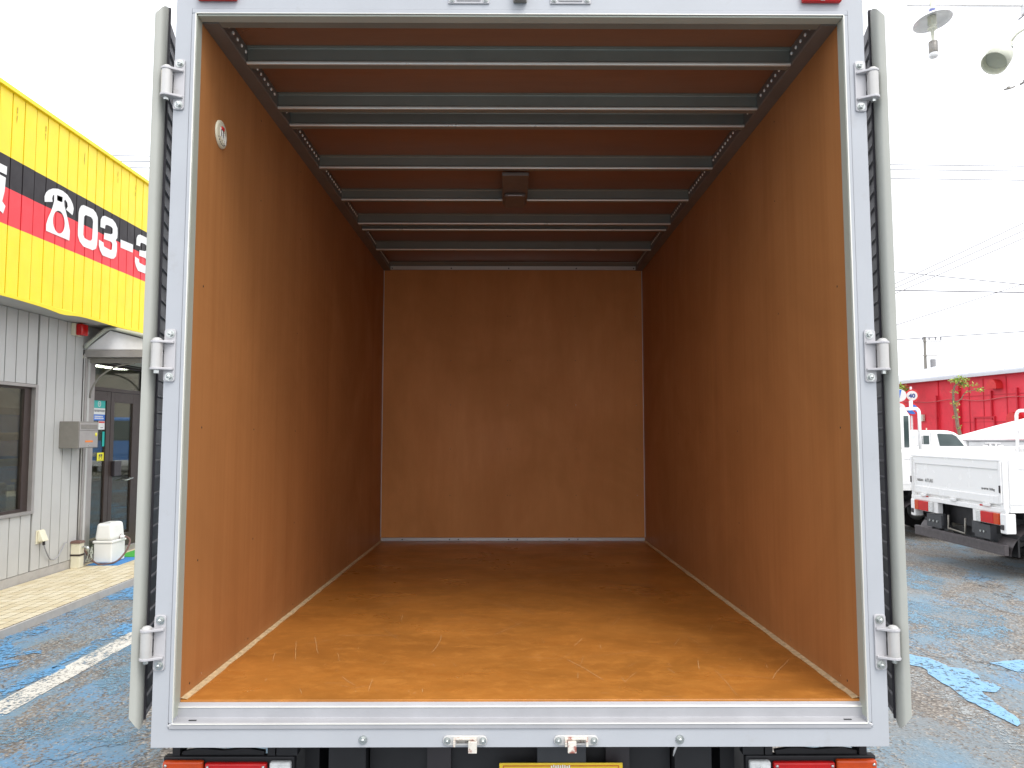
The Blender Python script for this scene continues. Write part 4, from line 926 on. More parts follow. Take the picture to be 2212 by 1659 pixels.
def wall_things():
    e = WX
    m = empty('mailbox', (e, 6.38, 1.42), 'brushed steel mailbox with a slot and an orange sticker on the grey wall', 'mailbox')
    B(e+.001, -4.737, 6.198, 6.585, 1.418, 1.714).build('case', M['mailbox'], m, .004)
    B(-4.7365, -4.731, 6.210, 6.573, 1.612, 1.700).build('slot_frame', M['greyalu'], m, .003)
    B(-4.7305, -4.727, 6.235, 6.55, 1.632, 1.680).build('slot_flap', M['mailbox'], m, .002)
    dr = B(-4.7365, -4.731, 6.210, 6.573, 1.424, 1.607).build('door', M['greyalu'], m, .003)
    B(-4.7305, -4.729, 6.32, 6.47, 1.482, 1.502).build('orange_sticker', M['orange'], dr)
    MB().lathe((-4.7309, 6.535, 1.567), (1, 0, 0), [(.022, 0), (.022, .0008), (.0001, .0008)], 18).build('round_sticker', M['yelst'], dr)
    MB().cyl((-4.731, 6.40, 1.445), (-4.724, 6.40, 1.445), .010, n=14).build('lock', M['zinc'], dr)
    a = empty('alarm_lamp', (e, 6.43, 2.76), 'small red alarm lamp on a pale base under the fascia soffit', 'lamp')
    B(e+.0005, e+.045, 6.345, 6.50, 2.685, 2.825).build('lamp_base', M['cream'], a, .006)
    B(e+.0455, e+.115, 6.36, 6.492, 2.688, 2.818).build('lamp_cover', M['redlens'], a, .012, 3)
    o = empty('wall_socket', (e, 5.94, .50), 'covered outdoor socket with a cable plugged in on the grey wall', 'socket')
    B(e+.0005, e+.010, 5.862, 5.985, .430, .572).build('back_plate', M['cream'], o, .003)
    MB().hull8([(e+.0105, 5.875, .452), (e+.075, 5.875, .458), (e+.075, 5.972, .458), (e+.0105, 5.972, .452), (e+.0105, 5.875, .568), (e+.030, 5.875, .566), (e+.030, 5.972, .566), (e+.0105, 5.972, .568)]).build('cover', M['cream'], o, .006)
    MB().cyl((e+.045, 5.93, .452), (e+.045, 5.935, .415), .014, n=10).build('plug', M['housing'], o)
    pts = [(e+.045, 5.935, .414), (e+.042, 5.97, .36), (e+.03, 6.04, .28), (e+.02, 6.10, .235), (e+.02, 6.16, .222), (e+.02, 6.23, .245), (e+.02, 6.30, .315), (e+.02, 6.345, .37), (e+.02, 6.39, .375)]
    tag(MB().tube(pts, .0065, 6).build('power_cable', M['wirem']), 'grey power cable drooping from the wall socket to the tap post', 'cable')
    tp = empty('tap_post', (-4.90, 6.53, .07), 'short cream tap post with a brown cap and a dark strap', 'tap post')
    B(-4.945, -4.845, 6.49, 6.58, .0705, .345).build('post', M['cream'], tp, .004)
    MB().hull8([(-4.955, 6.48, .3455), (-4.835, 6.48, .3455), (-4.835, 6.59, .3455), (-4.955, 6.59, .3455), (-4.945, 6.49, .372), (-4.845, 6.49, .372), (-4.845, 6.58, .372), (-4.945, 6.58, .372)]).build('cap', M['hose'], tp, .003)
    B(-4.949, -4.841, 6.486, 6.584, .205, .225).build('strap', M['brown'], tp)
    MB().cyl((-4.845, 6.535, .30), (-4.80, 6.54, .30), .014, n=12).lathe((-4.79, 6.55, .285), (0, 0, 1), [(.0001, -.03), (.018, -.025), (.02, 0), (.012, .02), (.0001, .024)], 12).build('tap', M['zinc'], tp)
    tp2 = MB(); rnd = random.Random(8)
    for k in range(5):
        pts = [(-4.80+rnd.uniform(-.015, .02)+.02*math.cos(a_*.9+k), 6.60+.012*k+.015*math.sin(a_*1.3), .17+.05*math.sin(a_+k)+.02*k) for a_ in range(0, 8)]
        tp2.tube(pts, .004, 5)
    tag(tp2.build('coiled_hose', M['reveal']), 'tangle of thin grey green hose beside the tap post', 'hose')
    # pump
    p = empty('pump_unit', (-4.72, 6.9, .07), 'white plastic pump housing with a rounded lid beside the entrance', 'pump')
    mb = MB(); mb.box(-4.838, -4.628, 6.758, 7.062, .082, .305); mb.build('lower_case', M['whiteplastic'], p, .012, 3)
    B(-4.848, -4.618, 6.748, 7.072, .306, .335).build('rim', M['whiteplastic'], p, .008, 3)
    MB().hull8([(-4.838, 6.758, .336), (-4.628, 6.758, .336), (-4.628, 7.062, .336), (-4.838, 7.062, .336), (-4.820, 6.775, .535), (-4.646, 6.775, .535), (-4.646, 7.045, .535), (-4.820, 7.045, .535)]).build('lid', M['whiteplastic'], p, .035, 4)
    B(-4.79, -4.68, 6.80, 6.815, .5345, .537).build('lid_slot', M['ink'], p)
    MB().lathe((-4.6275, 6.96, .355), (1, 0, 0), [(.028, 0), (.028, .006), (.017, .008), (.017, .045), (.012, .047)], 16).build('hose_outlet', M['paper'], p)
    mm = MB().lathe((-4.6275, 6.96, .355), (1, 0, 0), [(.034, .0005), (.034, .003), (.029, .003)], 16).build('outlet_ring', M['hose'], p)
    pts = [(-4.585, 6.96, .355), (-4.56, 6.98, .345), (-4.53, 6.98, .30), (-4.53, 6.90, .20), (-4.56, 6.78, .11), (-4.62, 6.70, .085), (-4.72, 6.66, .088), (-4.80, 6.64, .15), (-4.86, 6.62, .25), (-4.90, 6.61, .33), (-4.93, 6.61, .36)]
    P2 = []
    for i in range(len(pts)-1):
        p0, p1, p2, p3 = [Vector(pts[max(0, min(len(pts)-1, j))]) for j in (i-1, i, i+1, i+2)]
        for k in range(4):
            t_ = k/4; P2.append(.5*((2*p1)+(-p0+p2)*t_+(2*p0-5*p1+4*p2-p3)*t_**2+(-p0+3*p1-3*p2+p3)*t_**3))
    P2.append(Vector(pts[-1]))
    tag(MB().tube(P2, .0105, 8).build('pump_hose', M['hose']), 'brown rubber hose looping from the white pump housing to the wall', 'hose')
    # mats
    tag(MB().box(-4.86, -4.50, 6.66, 7.20, .0712, .0765).build('blue_mat', M['bluemat']), 'blue mat under the white pump housing', 'mat')
    tag(MB().box(-4.83, -4.10, 7.205, 8.4, .0712, .082).build('green_mat', M['green']), 'green artificial grass mat before the shop entrance', 'mat')
    tag(MB().tube([(e+.008, 6.618, .33), (e+.010, 6.62, .8), (e+.014, 6.612, 1.2), (e+.008, 6.618, 2.0), (e+.008, 6.618, 2.50)], .007, 6).build('wall_conduit', M['siding']), 'thin pale conduit running up beside the entrance jamb', 'conduit')
wall_things()

def pavement():
    P_ = MB().box(-5.0, -3.965, -4, 12, 0, .0660).build('pavement_base', mat('dark_grout', (.07, .055, .04), .9)); struct(P_)
    K = MB().box(-3.9648, -3.950, -4, 12, -.01, .0695).build('kerb', M['plinth']); struct(K)
    K.modifiers.new('b', 'BEVEL').width = .004
    W = .0975; G = .011
    base = MB(); base.box(0, W-G, 0, W-G, 0, .0042)
    proto = base.build('tile', M['tile'], P_, .0012, 1)
    me = proto.data
    cells = []
    for j in range(-30, 90):
        for i in range(10):
            x = -3.966-(i+1)*W; y = 3.4+j*W
            if -1 < y < 9: cells.append((x, y))
    near = [c for c in cells if 3.75 < c[1] < 6.70]
    near.sort(key=lambda c: c[1]); near = near[:298]
    ns = set(near); first = True
    rnd = random.Random(3)
    for x, y in near:
        if first: o = proto; first = False
        else: o = proto.copy(); col.objects.link(o)
        o.parent = P_; o.location = (x, y, .0661+rnd.uniform(-.0004, .0004)); o.rotation_euler = (rnd.uniform(-.004, .004), rnd.uniform(-.004, .004), 0)
    rest = MB()
    for x, y in cells:
        if (x, y) not in ns: rest.box(x, x+W-G, y, y+W-G, .0661, .0703)
    r = rest.build('tile_field', M['tile'], P_); r['kind'] = 'stuff'
pavement()
# ================================================================== vehicles on the right
def rrect(mb, axis_pts, r): pass
def wheel(parent, x, y, r=.33, wd=.19, s=1):
    w = MB().lathe((x, y-wd/2, r), (0, 1, 0), [(r*.58, 0), (r*.9, 0), (r*.97, .015), (r, .04), (r, wd-.04), (r*.97, wd-.015), (r*.9, wd), (r*.58, wd)], 28).build('wheel', M['tyre'], parent)
    MB().lathe((x, y-wd/2+.02, r), (0, 1, 0), [(.0001, .03), (r*.25, .03), (r*.32, .045), (r*.57, 0), (r*.57, wd-.04), (r*.32, wd-.085), (r*.25, wd-.07), (.0001, wd-.07)], 20).build('rim', M['rim'], w)
def flatbed(label, loc, rz=0, L=3.05, paint='white', writing=False, detail=True, cabz=1.97, W=1.86, stubs=False):
    t = empty('flatbed_truck', loc, label, 'flatbed truck', 'flatbed trucks parked in the yard', local=True, rz=rz)
    p = M[paint]; h = W/2; zf, zt = .825, 1.302
    # bed floor and sill beam
    B(.03, L, -h+.02, h-.02, .745, .822).build('bed_floor', p, t, .004)
    # tailgate with a pressed panel
    g = MB()
    g.box(-.004, .032, -h+.115, h-.115, zf+.001, zf+.085).box(-.004, .032, -h+.115, h-.115, zt-.105, zt)
    g.box(-.004, .032, -h+.085, -h+.1145, zf+.001, zt).box(-.004, .032, h-.1145, h-.085, zf+.001, zt)
    tg = g.build('tailgate', p, t, .004)
    MB().box(.010, .028, -h+.115, h-.115, zf+.0855, zt-.1055).build('pressed_panel', p, tg)
    B(-.012, -.0045, -h+.088, h-.088, zt-.016, zt+.003).build('top_rail', p, tg, .003)
    for y in (-.62, 0, .62):
        MB().box(-.022, .002, y-.055, y+.055, .787, .822).build('gate_hinge', p, tg, .006)
    # corner posts and latches
    for s in (-1, 1):
        B(-.006, .040, s*(h-.0845), s*(h-.030), .752, zt+.004).build('corner_post', p, t, .004)
        lt = MB().box(-.022, -.0065, s*(h-.072), s*(h-.044), .84, 1.28).build('gate_latch', p, t, .004)
        B(-.034, -.0225, s*(h-.068), s*(h-.048), .95, 1.03).build('latch_grip', M['housing'], lt, .005)
        # side gates
        sg = MB()
        sg.box(.045, L-.02, s*(h-.030), s*h, zf+.001, zf+.075).box(.045, L-.02, s*(h-.030), s*h, zt-.10, zt)
        for x in (.045, L/2-.05, L-.12): sg.box(x, x+.10, s*(h-.030), s*h, zf+.0755, zt-.1005)
        o = sg.build('side_gate', p, t, .003)
        B(.145, L-.12, s*(h-.024), s*(h-.008), zf+.0755, zt-.1005).build('pressed_panel', p, o)
        for x in (.30, 1.1, 1.9, 2.7):
            if x < L: MB().box(x-.05, x+.05, s*(h-.012), s*(h+.016), .770, .815).build('gate_hinge', p, o, .005)
        B(.05, L-.02, s*(h-.05), s*(h-.004), .745, .8245).build('side_sill', p, t)
    B(-.002, .0295, -h+.01, h-.01, .735, .7865).build('rear_sill', p, t, .004)
    for y in (-.565, .60):
        B(-.006, -.0025, y-.075, y+.075, .795-.012, .811-.012).build('red_reflector', M['redlens'], t)
    # tail lamps
    for s in (-1, 1):
        hs_ = B(.005, .07, s*.345, s*.84, .600, .745).build('tail_lamp', M['lampwhite'], t, .004)
        B(-.020, .0045, s*.735, s*.825, .607, .730).build('amber_lens', M['amberlens'], hs_, .006)
        B(-.020, .0045, s*.515, s*.7345, .607, .730).build('red_lens', M['redlens'], hs_, .006)
        B(-.018, .0045, s*.43, s*.5145, .607, .730).build('clear_lens', M['clearlens'], hs_, .006)
        cb = B(-.01, .10, s*(h-.10), s*(h+.0), .52, .7345).build('corner_bracket', p, t, .012, 3)
        B(-.024, -.0105, s*(h-.075), s*(h-.03), .56, .615).build('side_marker', M['housing'], cb, .006)
        B(.03, .07, s*.28, s*.44, .46, .60).build('lamp_stay', M['darkgrey'], t)
    # underrun bar with a grooved face
    B(.0, .05, -.87, .87, .285, .400).build('underrun_bar', M['guard'], t, .004)
    B(-.0045, -.0005, -.865, .865, .368, .397).build('bar_lip', M['guard'], t, .001); B(-.0045, -.0005, -.865, .865, .288, .310).build('bar_lip', M['guard'], t, .001)
    mb = MB(); 
    for s in (-1, 1): mb.box(.04, .10, s*.38, s*.48, .30, .74)
    for s in (-1, 1): mb.box(.10, L+1.2, s*.34, s*.42, .46, .735)
    mb.box(.15, .23, -.335, .335, .50, .70).box(.25, .35, -h+.1, -.43, .66, .74)
    for x in (.8, 1.5, 2.2): mb.box(x, x+.06, -h+.06, h-.06, .68, .7445)
    mb.build('chassis_frame', M['black'], t)
    B(.02, .09, -.62, -.34, .42, .58).build('stay_plate', M['darkgrey'], t, .004); B(.02, .09, .30, .62, .42, .58).build('stay_plate', M['darkgrey'], t, .004)
    if detail:
        MB().tube([(.05, .20, .60), (.05, .21, .44), (.05, -.12, .42), (.05, -.13, .60)], .012, 6).build('spare_carrier', M['mailbox'], t)
        b_ = MB()
        for y in (-.52, -.46, .38, .46, .54): b_.cyl((.02, y, .50), (.008, y, .50), .014, n=6, smooth=False)
        b_.build('frame_bolt', M['zinc'], t)
        MB().cyl((.35, .30, .50), (.16, .30, .48), .03, n=12).build('exhaust_pipe', M['mailbox'], t)
        B(.28, .80, -.30, .28, .34, .58).build('fuel_box', M['darkgrey'], t, .03)
    for s in (-1, 1):
        pts = [(.56-.50*math.cos(math.radians(a)), .28+.34*math.sin(math.radians(a))) for a in range(0, 91, 9)]+[(1.05, .66), (1.45, .62), (1.60, .40)]
        B(.14, .16, s*(h-.30), s*(h-.05), .27, .50).build('mudflap', M['black'], t)
        vs = [(x, s*(h-.04), z) for x, z in pts]+[(x, s*(h-.30), z) for x, z in pts]
        n = len(pts); MB().add(vs, [(i, i+1, n+i+1, n+i) for i in range(n-1)], True).build('mudguard', M['guard'], t)
        wheel(t, 1.20, s*(h-.16), .30, .20, s); wheel(t, L+.75, s*(h-.14), .31, .19, s)
    mb = MB(); mb.cyl((1.20, -.75, .30), (1.20, .75, .30), .05, n=12); mb.lathe((1.20, 0, .30), (0, 1, 0), [(.0001, -.14), (.12, -.08), (.13, .08), (.0001, .14)], 16); mb.build('rear_axle', M['black'], t)
    # guard frame behind the cab
    pts = [(L+.03, -h+.04, .83), (L+.03, -h+.04, cabz-.13)]+arc((-h+.14, cabz-.13), .10, math.pi, math.pi/2, 6, (1, 2), L+.03)+arc((h-.14, cabz-.13), .10, math.pi/2, 0, 6, (1, 2), L+.03)+[(L+.03, h-.04, .83)]
    gf = MB().tube(pts, .028, 12).build('guard_frame', p, t)
    mb = MB()
    for z in (1.10, 1.35, 1.62): mb.cyl((L+.03, -h+.05, z), (L+.03, h-.05, z), .014, n=8)
    mb.build('cross_bar', p, gf)
    for s in (-1, 1) if stubs else (): MB().cyl((L+.03, s*(h-.30), cabz-.01), (L+.03, s*(h-.30), cabz+.12), .032, n=12).build('rack_post', p, gf)
    # cab
    c0 = L+.14; ch = min(.82, h-.07)
    pr = [(c0, .62), (c0, cabz-.16), (c0+.10, cabz-.02), (c0+.25, cabz+.0), (c0+1.05, cabz+.0), (c0+1.20, cabz-.06), (c0+1.50, 1.22), (c0+1.55, .80), (c0+1.54, .42), (c0+1.20, .42), (c0+1.12, .62), (c0+.85, .72), (c0+.55, .62), (c0+.42, .42), (c0, .42)]
    cab = MB().prism(pr, 1, -ch, ch).build('cab', p, t, .045, 3)
    for s in (-1, 1):
        MB().prism([(c0+.22, 1.30), (c0+.24, cabz-.14), (c0+1.04, cabz-.13), (c0+1.32, 1.30)], 1, s*(ch+.002), s*(ch+.007)).build('side_window', M['vglass'], cab, .002)
        MB().box(c0+.05, c0+.14, s*(ch+.002), s*(ch+.007), 1.32, cabz-.16).build('quarter_window', M['vglass'], cab, .002)
        B(c0+1.50, c0+1.575, s*(ch-.30), s*(ch-.06), .72, .86).build('headlight', M['clearlens'], cab, .01)
        MB().tube([(c0+1.35, s*ch, 1.25), (c0+1.45, s*(ch+.12), 1.35), (c0+1.45, s*(ch+.14), 1.55)], .012, 6).box(c0+1.43, c0+1.47, s*(ch+.06), s*(ch+.20), 1.40, 1.68).build('mirror', M['housing'], cab)
    MB().hull8([(c0+1.485, -ch+.07, 1.27), (c0+1.495, -ch+.07, 1.27), (c0+1.495, ch-.07, 1.27), (c0+1.485, ch-.07, 1.27), (c0+1.225, -ch+.12, cabz-.12), (c0+1.238, -ch+.12, cabz-.12), (c0+1.238, ch-.12, cabz-.12), (c0+1.225, ch-.12, cabz-.12)]).build('windscreen', M['vglass'], cab)
    B(c0-.006, c0-.001, -.55, .55, 1.35, 1.72).build('rear_window', M['vglass'], cab)
    B(c0+1.53, c0+1.60, -ch, ch, .38, .58).build('front_bumper', M['lampwhite'], cab, .02)
    if writing:
        fn = lambda y0, z0, sl: (lambda u, v, w_: (.0085, y0-u, z0+v))
        text('NISSAN', .040, fn(.785, .975, 0), 'tailgate_lettering', M['greyink'], tg, bold=.0008)
        text('ATLAS', .060, fn(.610, .972, 0), 'tailgate_lettering', M['clearlens'], tg, bold=.001)
        text('最大積載量', .023, fn(-.512, .966, 0), 'tailgate_lettering', M['ink'], tg, bold=.0004)
        text('1500kg', .036, fn(-.632, .963, 0), 'tailgate_lettering', M['greyink'], tg, bold=.0006)
    return t
flatbed('white flatbed truck with grey lettering on its tailgate, nearest of the trucks in the yard', (5.24, 6.85, 0), writing=True)
flatbed('white flatbed truck facing the box truck, its cab and guard frame beside the box door', (10.45, 12.25, 0), math.pi, cabz=2.05, detail=False, stubs=True)
flatbed('white flatbed truck whose guard frame stands at the right edge of the photo', (5.62, 9.85, 0), detail=False, cabz=1.99)
bt = flatbed('blue light truck parked behind the box truck, mirrored in the shop door', (6.0, 28.6, 0), -math.pi/2-.45, paint='bluetruck', detail=False, cabz=2.1)

def kei():
    t = empty('mini_truck', (7.5, 14.95, 0), 'small white mini truck seen side on before the red wall', 'mini truck')
    x0 = 8.98; y0, y1 = 14.25, 15.65
    pr = [(x0, .55), (x0-.01, 1.56), (x0+.06, 1.605), (x0+.20, 1.625), (x0+.45, 1.632), (x0+.62, 1.622), (x0+.76, 1.585), (x0+.86, 1.52), (x0+1.06, 1.24), (x0+1.12, 1.12), (x0+1.15, .70), (x0+1.12, .35), (x0+.85, .35), (x0+.75, .55), (x0+.5, .62), (x0+.25, .55), (x0+.15, .35), (x0, .35)]
    cab = MB().prism(pr, 1, y0, y1).build('cab', M['white'], t, .03, 3)
    w1 = MB().prism([(x0+.425, 1.285), (x0+.372, 1.545), (x0+.40, 1.558), (x0+.70, 1.545), (x0+.79, 1.50), (x0+.95, 1.30), (x0+.94, 1.285)], 1, y0-.006, y0-.001).build('side_window', M['vglass'], cab, .002)
    B(x0+.065, x0+.195, y0-.006, y0-.001, 1.325, 1.515).build('rear_side_window', M['vglass'], cab, .002)
    B(x0+.005, x0+.048, y0-.006, y0-.001, 1.325, 1.505).build('rear_side_window', M['vglass'], cab, .002)
    B(x0+.23, x0+.236, y0-.004, y0-.001, .6, 1.58).build('door_seam', M['greyink'], cab); B(x0+.23, x0+1.0, y0-.004, y0-.001, 1.225, 1.232).build('door_seam', M['greyink'], cab)
    MB().hull8([(x0+1.065, y0+.08, 1.26), (x0+1.075, y0+.08, 1.26), (x0+1.075, y1-.08, 1.26), (x0+1.065, y1-.08, 1.26), (x0+.868, y0+.12, 1.53), (x0+.88, y0+.12, 1.53), (x0+.88, y1-.12, 1.53), (x0+.868, y1-.12, 1.53)]).build('windscreen', M['vglass'], cab)
    MB().cyl((x0+.20, y0+.1, 1.62), (x0+.20, y0+.1, 1.68), .012, n=8).build('aerial_base', M['lampcream'], cab)
    MB().box(x0-1.95, x0-.03, y0, y1, .60, .66).build('bed_floor', M['white'], t)
    B(x0-1.95, x0-.03, y0, y0+.03, .661, .95).build('side_gate', M['white'], t, .004); B(x0-1.95, x0-.03, y1-.03, y1, .661, .95).build('side_gate', M['white'], t, .004)
    B(x0-1.98, x0-1.951, y0, y1, .661, .95).build('tailgate', M['white'], t, .004)
    for x in (x0-1.5, x0+.5):
        for y in (y0+.09, y1-.09): wheel(t, x, y, .27, .15)
    mb = MB()
    for y in (y0+.05, y1-.05): mb.cyl((x0-.05, y, .95), (x0-.05, y, 1.62), .016, n=8)
    for z in (1.62, 1.5, 1.3, 1.1): mb.cyl((x0-.05, y0+.05, z), (x0-.05, y1-.05, z), .012, n=8)
    mb.build('guard_frame', M['white'], t)
kei()
def tarp_truck():
    t = empty('tarpaulin_truck', (11.1, 16.0, 0), 'white truck with a sloping white tarpaulin over its bed and a grey latched gate', 'truck')
    B(10.50, 12.2, 14.98, 15.02, .70, 1.385).build('gate', mat('pale_grey_gate', (.52, .53, .54), .5), t, .01)
    B(10.45, 12.25, 14.96, 15.03, 1.386, 1.41).build('gate_rail', M['wirem'], t, .004)
    mb = MB()
    mb.box(10.86, 11.22, 14.955, 14.975, 1.325, 1.345).box(10.95, 11.0, 14.955, 14.975, 1.12, 1.32).box(11.08, 11.13, 14.955, 14.975, 1.12, 1.32).box(10.80, 10.92, 14.955, 14.975, 1.27, 1.295).box(11.15, 11.28, 14.955, 14.975, 1.27, 1.295)
    mb.build('gate_latch', M['lampwhite'], t, .004)
    MB().prism([(10.40, 1.415), (10.42, 1.43), (11.6, 1.745), (12.3, 1.92), (12.35, 1.42)], 1, 15.03, 15.7).build('tarpaulin', M['tarp'], t, .02)
    B(10.45, 12.25, 15.03, 18.2, .70, 1.40).build('bed', M['white'], t, .01)
    B(10.5, 12.2, 18.3, 19.6, .5, 1.5).build('cab', M['white'], t, .08, 3)
    for y in (15.8, 18.9):
        for x in (10.65, 12.05):
            w = MB().lathe((x-.09, y, .33), (1, 0, 0), [(.19, 0), (.31, 0), (.33, .03), (.33, .15), (.31, .18), (.19, .18)], 24).build('wheel', M['tyre'], t)
            MB().lathe((x-.06, y, .33), (1, 0, 0), [(.0001, .03), (.1, .03), (.19, 0), (.19, .12), (.0001, .10)], 16).build('rim', M['rim'], w)
    B(10.8, 11.9, 15.1, 19.4, .45, .6995).build('chassis_frame', M['black'], t)
tarp_truck()

# ================================================================== red building, roof, trees, signs
def red_building():
    a = Vector((20.0, 36.0, 0)); d = Vector((.93, -8.2, 0)).normalized(); n = Vector((-d.y, d.x, 0))   # n points away from the yard
    if n.x < 0: n = -n
    def P(u, v, z): q = a+d*u+n*v; return (q.x, q.y, z)
    def bx(mb, u0, u1, v0, v1, z0, z1): return mb.hull8([P(u0, v0, z0), P(u1, v0, z0), P(u1, v1, z0), P(u0, v1, z0), P(u0, v0, z1), P(u1, v0, z1), P(u1, v1, z1), P(u0, v1, z1)])
    R = empty('red_building', (20.0, 36.0, 0), 'long red painted building with a pale sheet roof across the yard', 'building')
    seams = [-40, -12, -4, 2.85]
    bx(MB(), -1.5, 2.98, 0, 12, 0, 3.98).build('wall', M['redwall'], R)
    bx(MB(), 4.40, 28, -.03, 12, 0, 3.98).build('wall', M['redwall'], R)
    bx(MB(), 2.99, 4.395, .05, 12, 0, 3.98).build('wall', M['redwall'], R)
    bx(MB(), 4.15, 4.55, -.16, -.031, 0, 3.80).build('pilaster', M['redtrim'], R)
    for u, z0, z1 in ((2.98, 1.2, 3.3), (2.98, 2.2, 2.25), (6.4, 2.1, 3.35), (7.8, 2.0, 3.4), (10.5, 1.5, 3.6)):
        bx(MB(), u-.03, u+.03, -.12, -.031, z0, z1).build('wall_batten', M['redtrim'], R)
    for u in (5.05, 5.9, 7.2, 8.6, 9.7): bx(MB(), u-.02, u+.02, -.055, -.031, 1.0 if u != 7.2 else 0, 3.9).build('panel_joint', M['redtrim'], R)
    for z in (2.0, 3.15): bx(MB(), 4.56, 12, -.055, -.031, z, z+.03).build('panel_joint', M['redtrim'], R)
    # window and door outlines
    def frame(u0, u1, z0, z1, nm):
        mb = MB(); t_ = .06
        bx(mb, u0, u1, -.11, -.031, z1-t_, z1); bx(mb, u0, u1, -.11, -.031, z0, z0+t_); bx(mb, u0, u0+t_, -.11, -.031, z0+t_, z1-t_); bx(mb, u1-t_, u1, -.11, -.031, z0+t_, z1-t_)
        f = mb.build(nm, M['redtrim'], R); bx(MB(), u0+t_, u1-t_, -.05, -.031, z0+t_, z1-t_).build('panel', M['redwall'], f)
    frame(8.35, 9.2, 3.10, 3.60, 'shutter'); frame(5.35, 6.55, 1.40, 2.25, 'shutter'); frame(8.05, 9.6, .8, 2.10, 'shutter')
    for u, z in ((6.75, 3.62), (7.75, 2.2)):
        mb = MB(); q = P(u, -.03, z); q2 = P(u, -.34, z)
        hood = []
        for i in range(9):
            aa = math.pi*i/8; hood.append((.27*math.cos(aa), .27*math.sin(aa)))
        vs = [P(u+x, -.031, z-.12+y*1.15) for x, y in hood]+[P(u+x, -.36, z-.12+y*1.15) for x, y in hood]
        vs += [P(u-.27, -.031, z-.22), P(u+.27, -.031, z-.22), P(u-.27, -.36, z-.22), P(u+.27, -.36, z-.22)]
        m_ = 9; fs = [(i, i+1, m_+i+1, m_+i) for i in range(8)]
        fs += [tuple(range(9))+(18, 19)[:0], tuple(range(9, 18))]
        fs += [(8, 18, 20, 17), (0, 19, 21, 9), (0, 8, 18, 19), (9, 17, 20, 21)]
        mb.add(vs, fs); mb.build('vent_hood', M['redst'], R)
    pts = []
    for i in range(70):
        u = -1.4+i*.25; z = 3.02+.05*math.sin(u*1.9)+.03*math.sin(u*.7)
        pts.append(P(u, -.10, z))
    MB().tube(pts, .020, 6).build('sagging_cable', mat('pinkish_cable', (.60, .12, .12), .5), R)
    bx(MB(), 1.75, 2.05, -.14, -.031, 2.10, 2.42).build('junction_box', M['lampcream'], R)
    # gutter and roof
    bx(MB(), -1.7, 28.2, -.40, -.22, 3.985, 4.10).build('gutter', M['roof'], R)
    bx(MB(), -1.7, 28.2, -.219, .1, 3.9805, 4.02).build('eave_board', M['redtrim'], R)
    mb = MB(); mb.hull8([P(-1.8, -.30, 4.105), P(28.3, -.30, 4.105), P(28.3, 6, 5.70), P(-1.8, 6, 5.70), P(-1.8, -.30, 4.17), P(28.3, -.30, 4.17), P(28.3, 6, 5.765), P(-1.8, 6, 5.765)]); mb.build('roof', M['roof'], R)
    mb = MB(); mb.hull8([P(-1.8, 6.001, 5.70), P(28.3, 6.001, 5.70), P(28.3, 12.5, 4.105), P(-1.8, 12.5, 4.105), P(-1.8, 6.001, 5.765), P(28.3, 6.001, 5.765), P(28.3, 12.5, 4.17), P(-1.8, 12.5, 4.17)]); mb.build('roof', M['roof'], R)
    mb = MB()
    for i in range(30):
        u = -1.6+i*1.0
        mb.hull8([P(u, -.30, 4.1705), P(u+.04, -.30, 4.1705), P(u+.04, 5.98, 5.765), P(u, 5.98, 5.765), P(u, -.30, 4.20), P(u+.04, -.30, 4.20), P(u+.04, 5.98, 5.80), P(u, 5.98, 5.80)])
    mb.build('roof_seams', M['roof'], R)['kind'] = 'stuff'
red_building()
def beige_building():
    b = empty('beige_building', (15, 50, 0), 'plain beige building across the street, seen only as a reflection in the shop glass', 'building')
    B(7, 23, 46, 56, 0, 9).build('wall', mat('beige_render', (.50, .47, .40), .8, 0, .08, 1), b)
    for x in (9, 13, 17, 20.5):
        for z in (2.0, 5.2):
            f = B(x-.8, x+.8, 45.95, 45.99, z, z+1.5).build('window', M['greyalu'], b); B(x-.72, x+.72, 45.93, 45.949, z+.08, z+1.42).build('pane', M['vglass'], f)
    B(6.8, 23.2, 45.8, 56.2, 9.001, 9.3).build('parapet', M['plinth'], b)
beige_building()

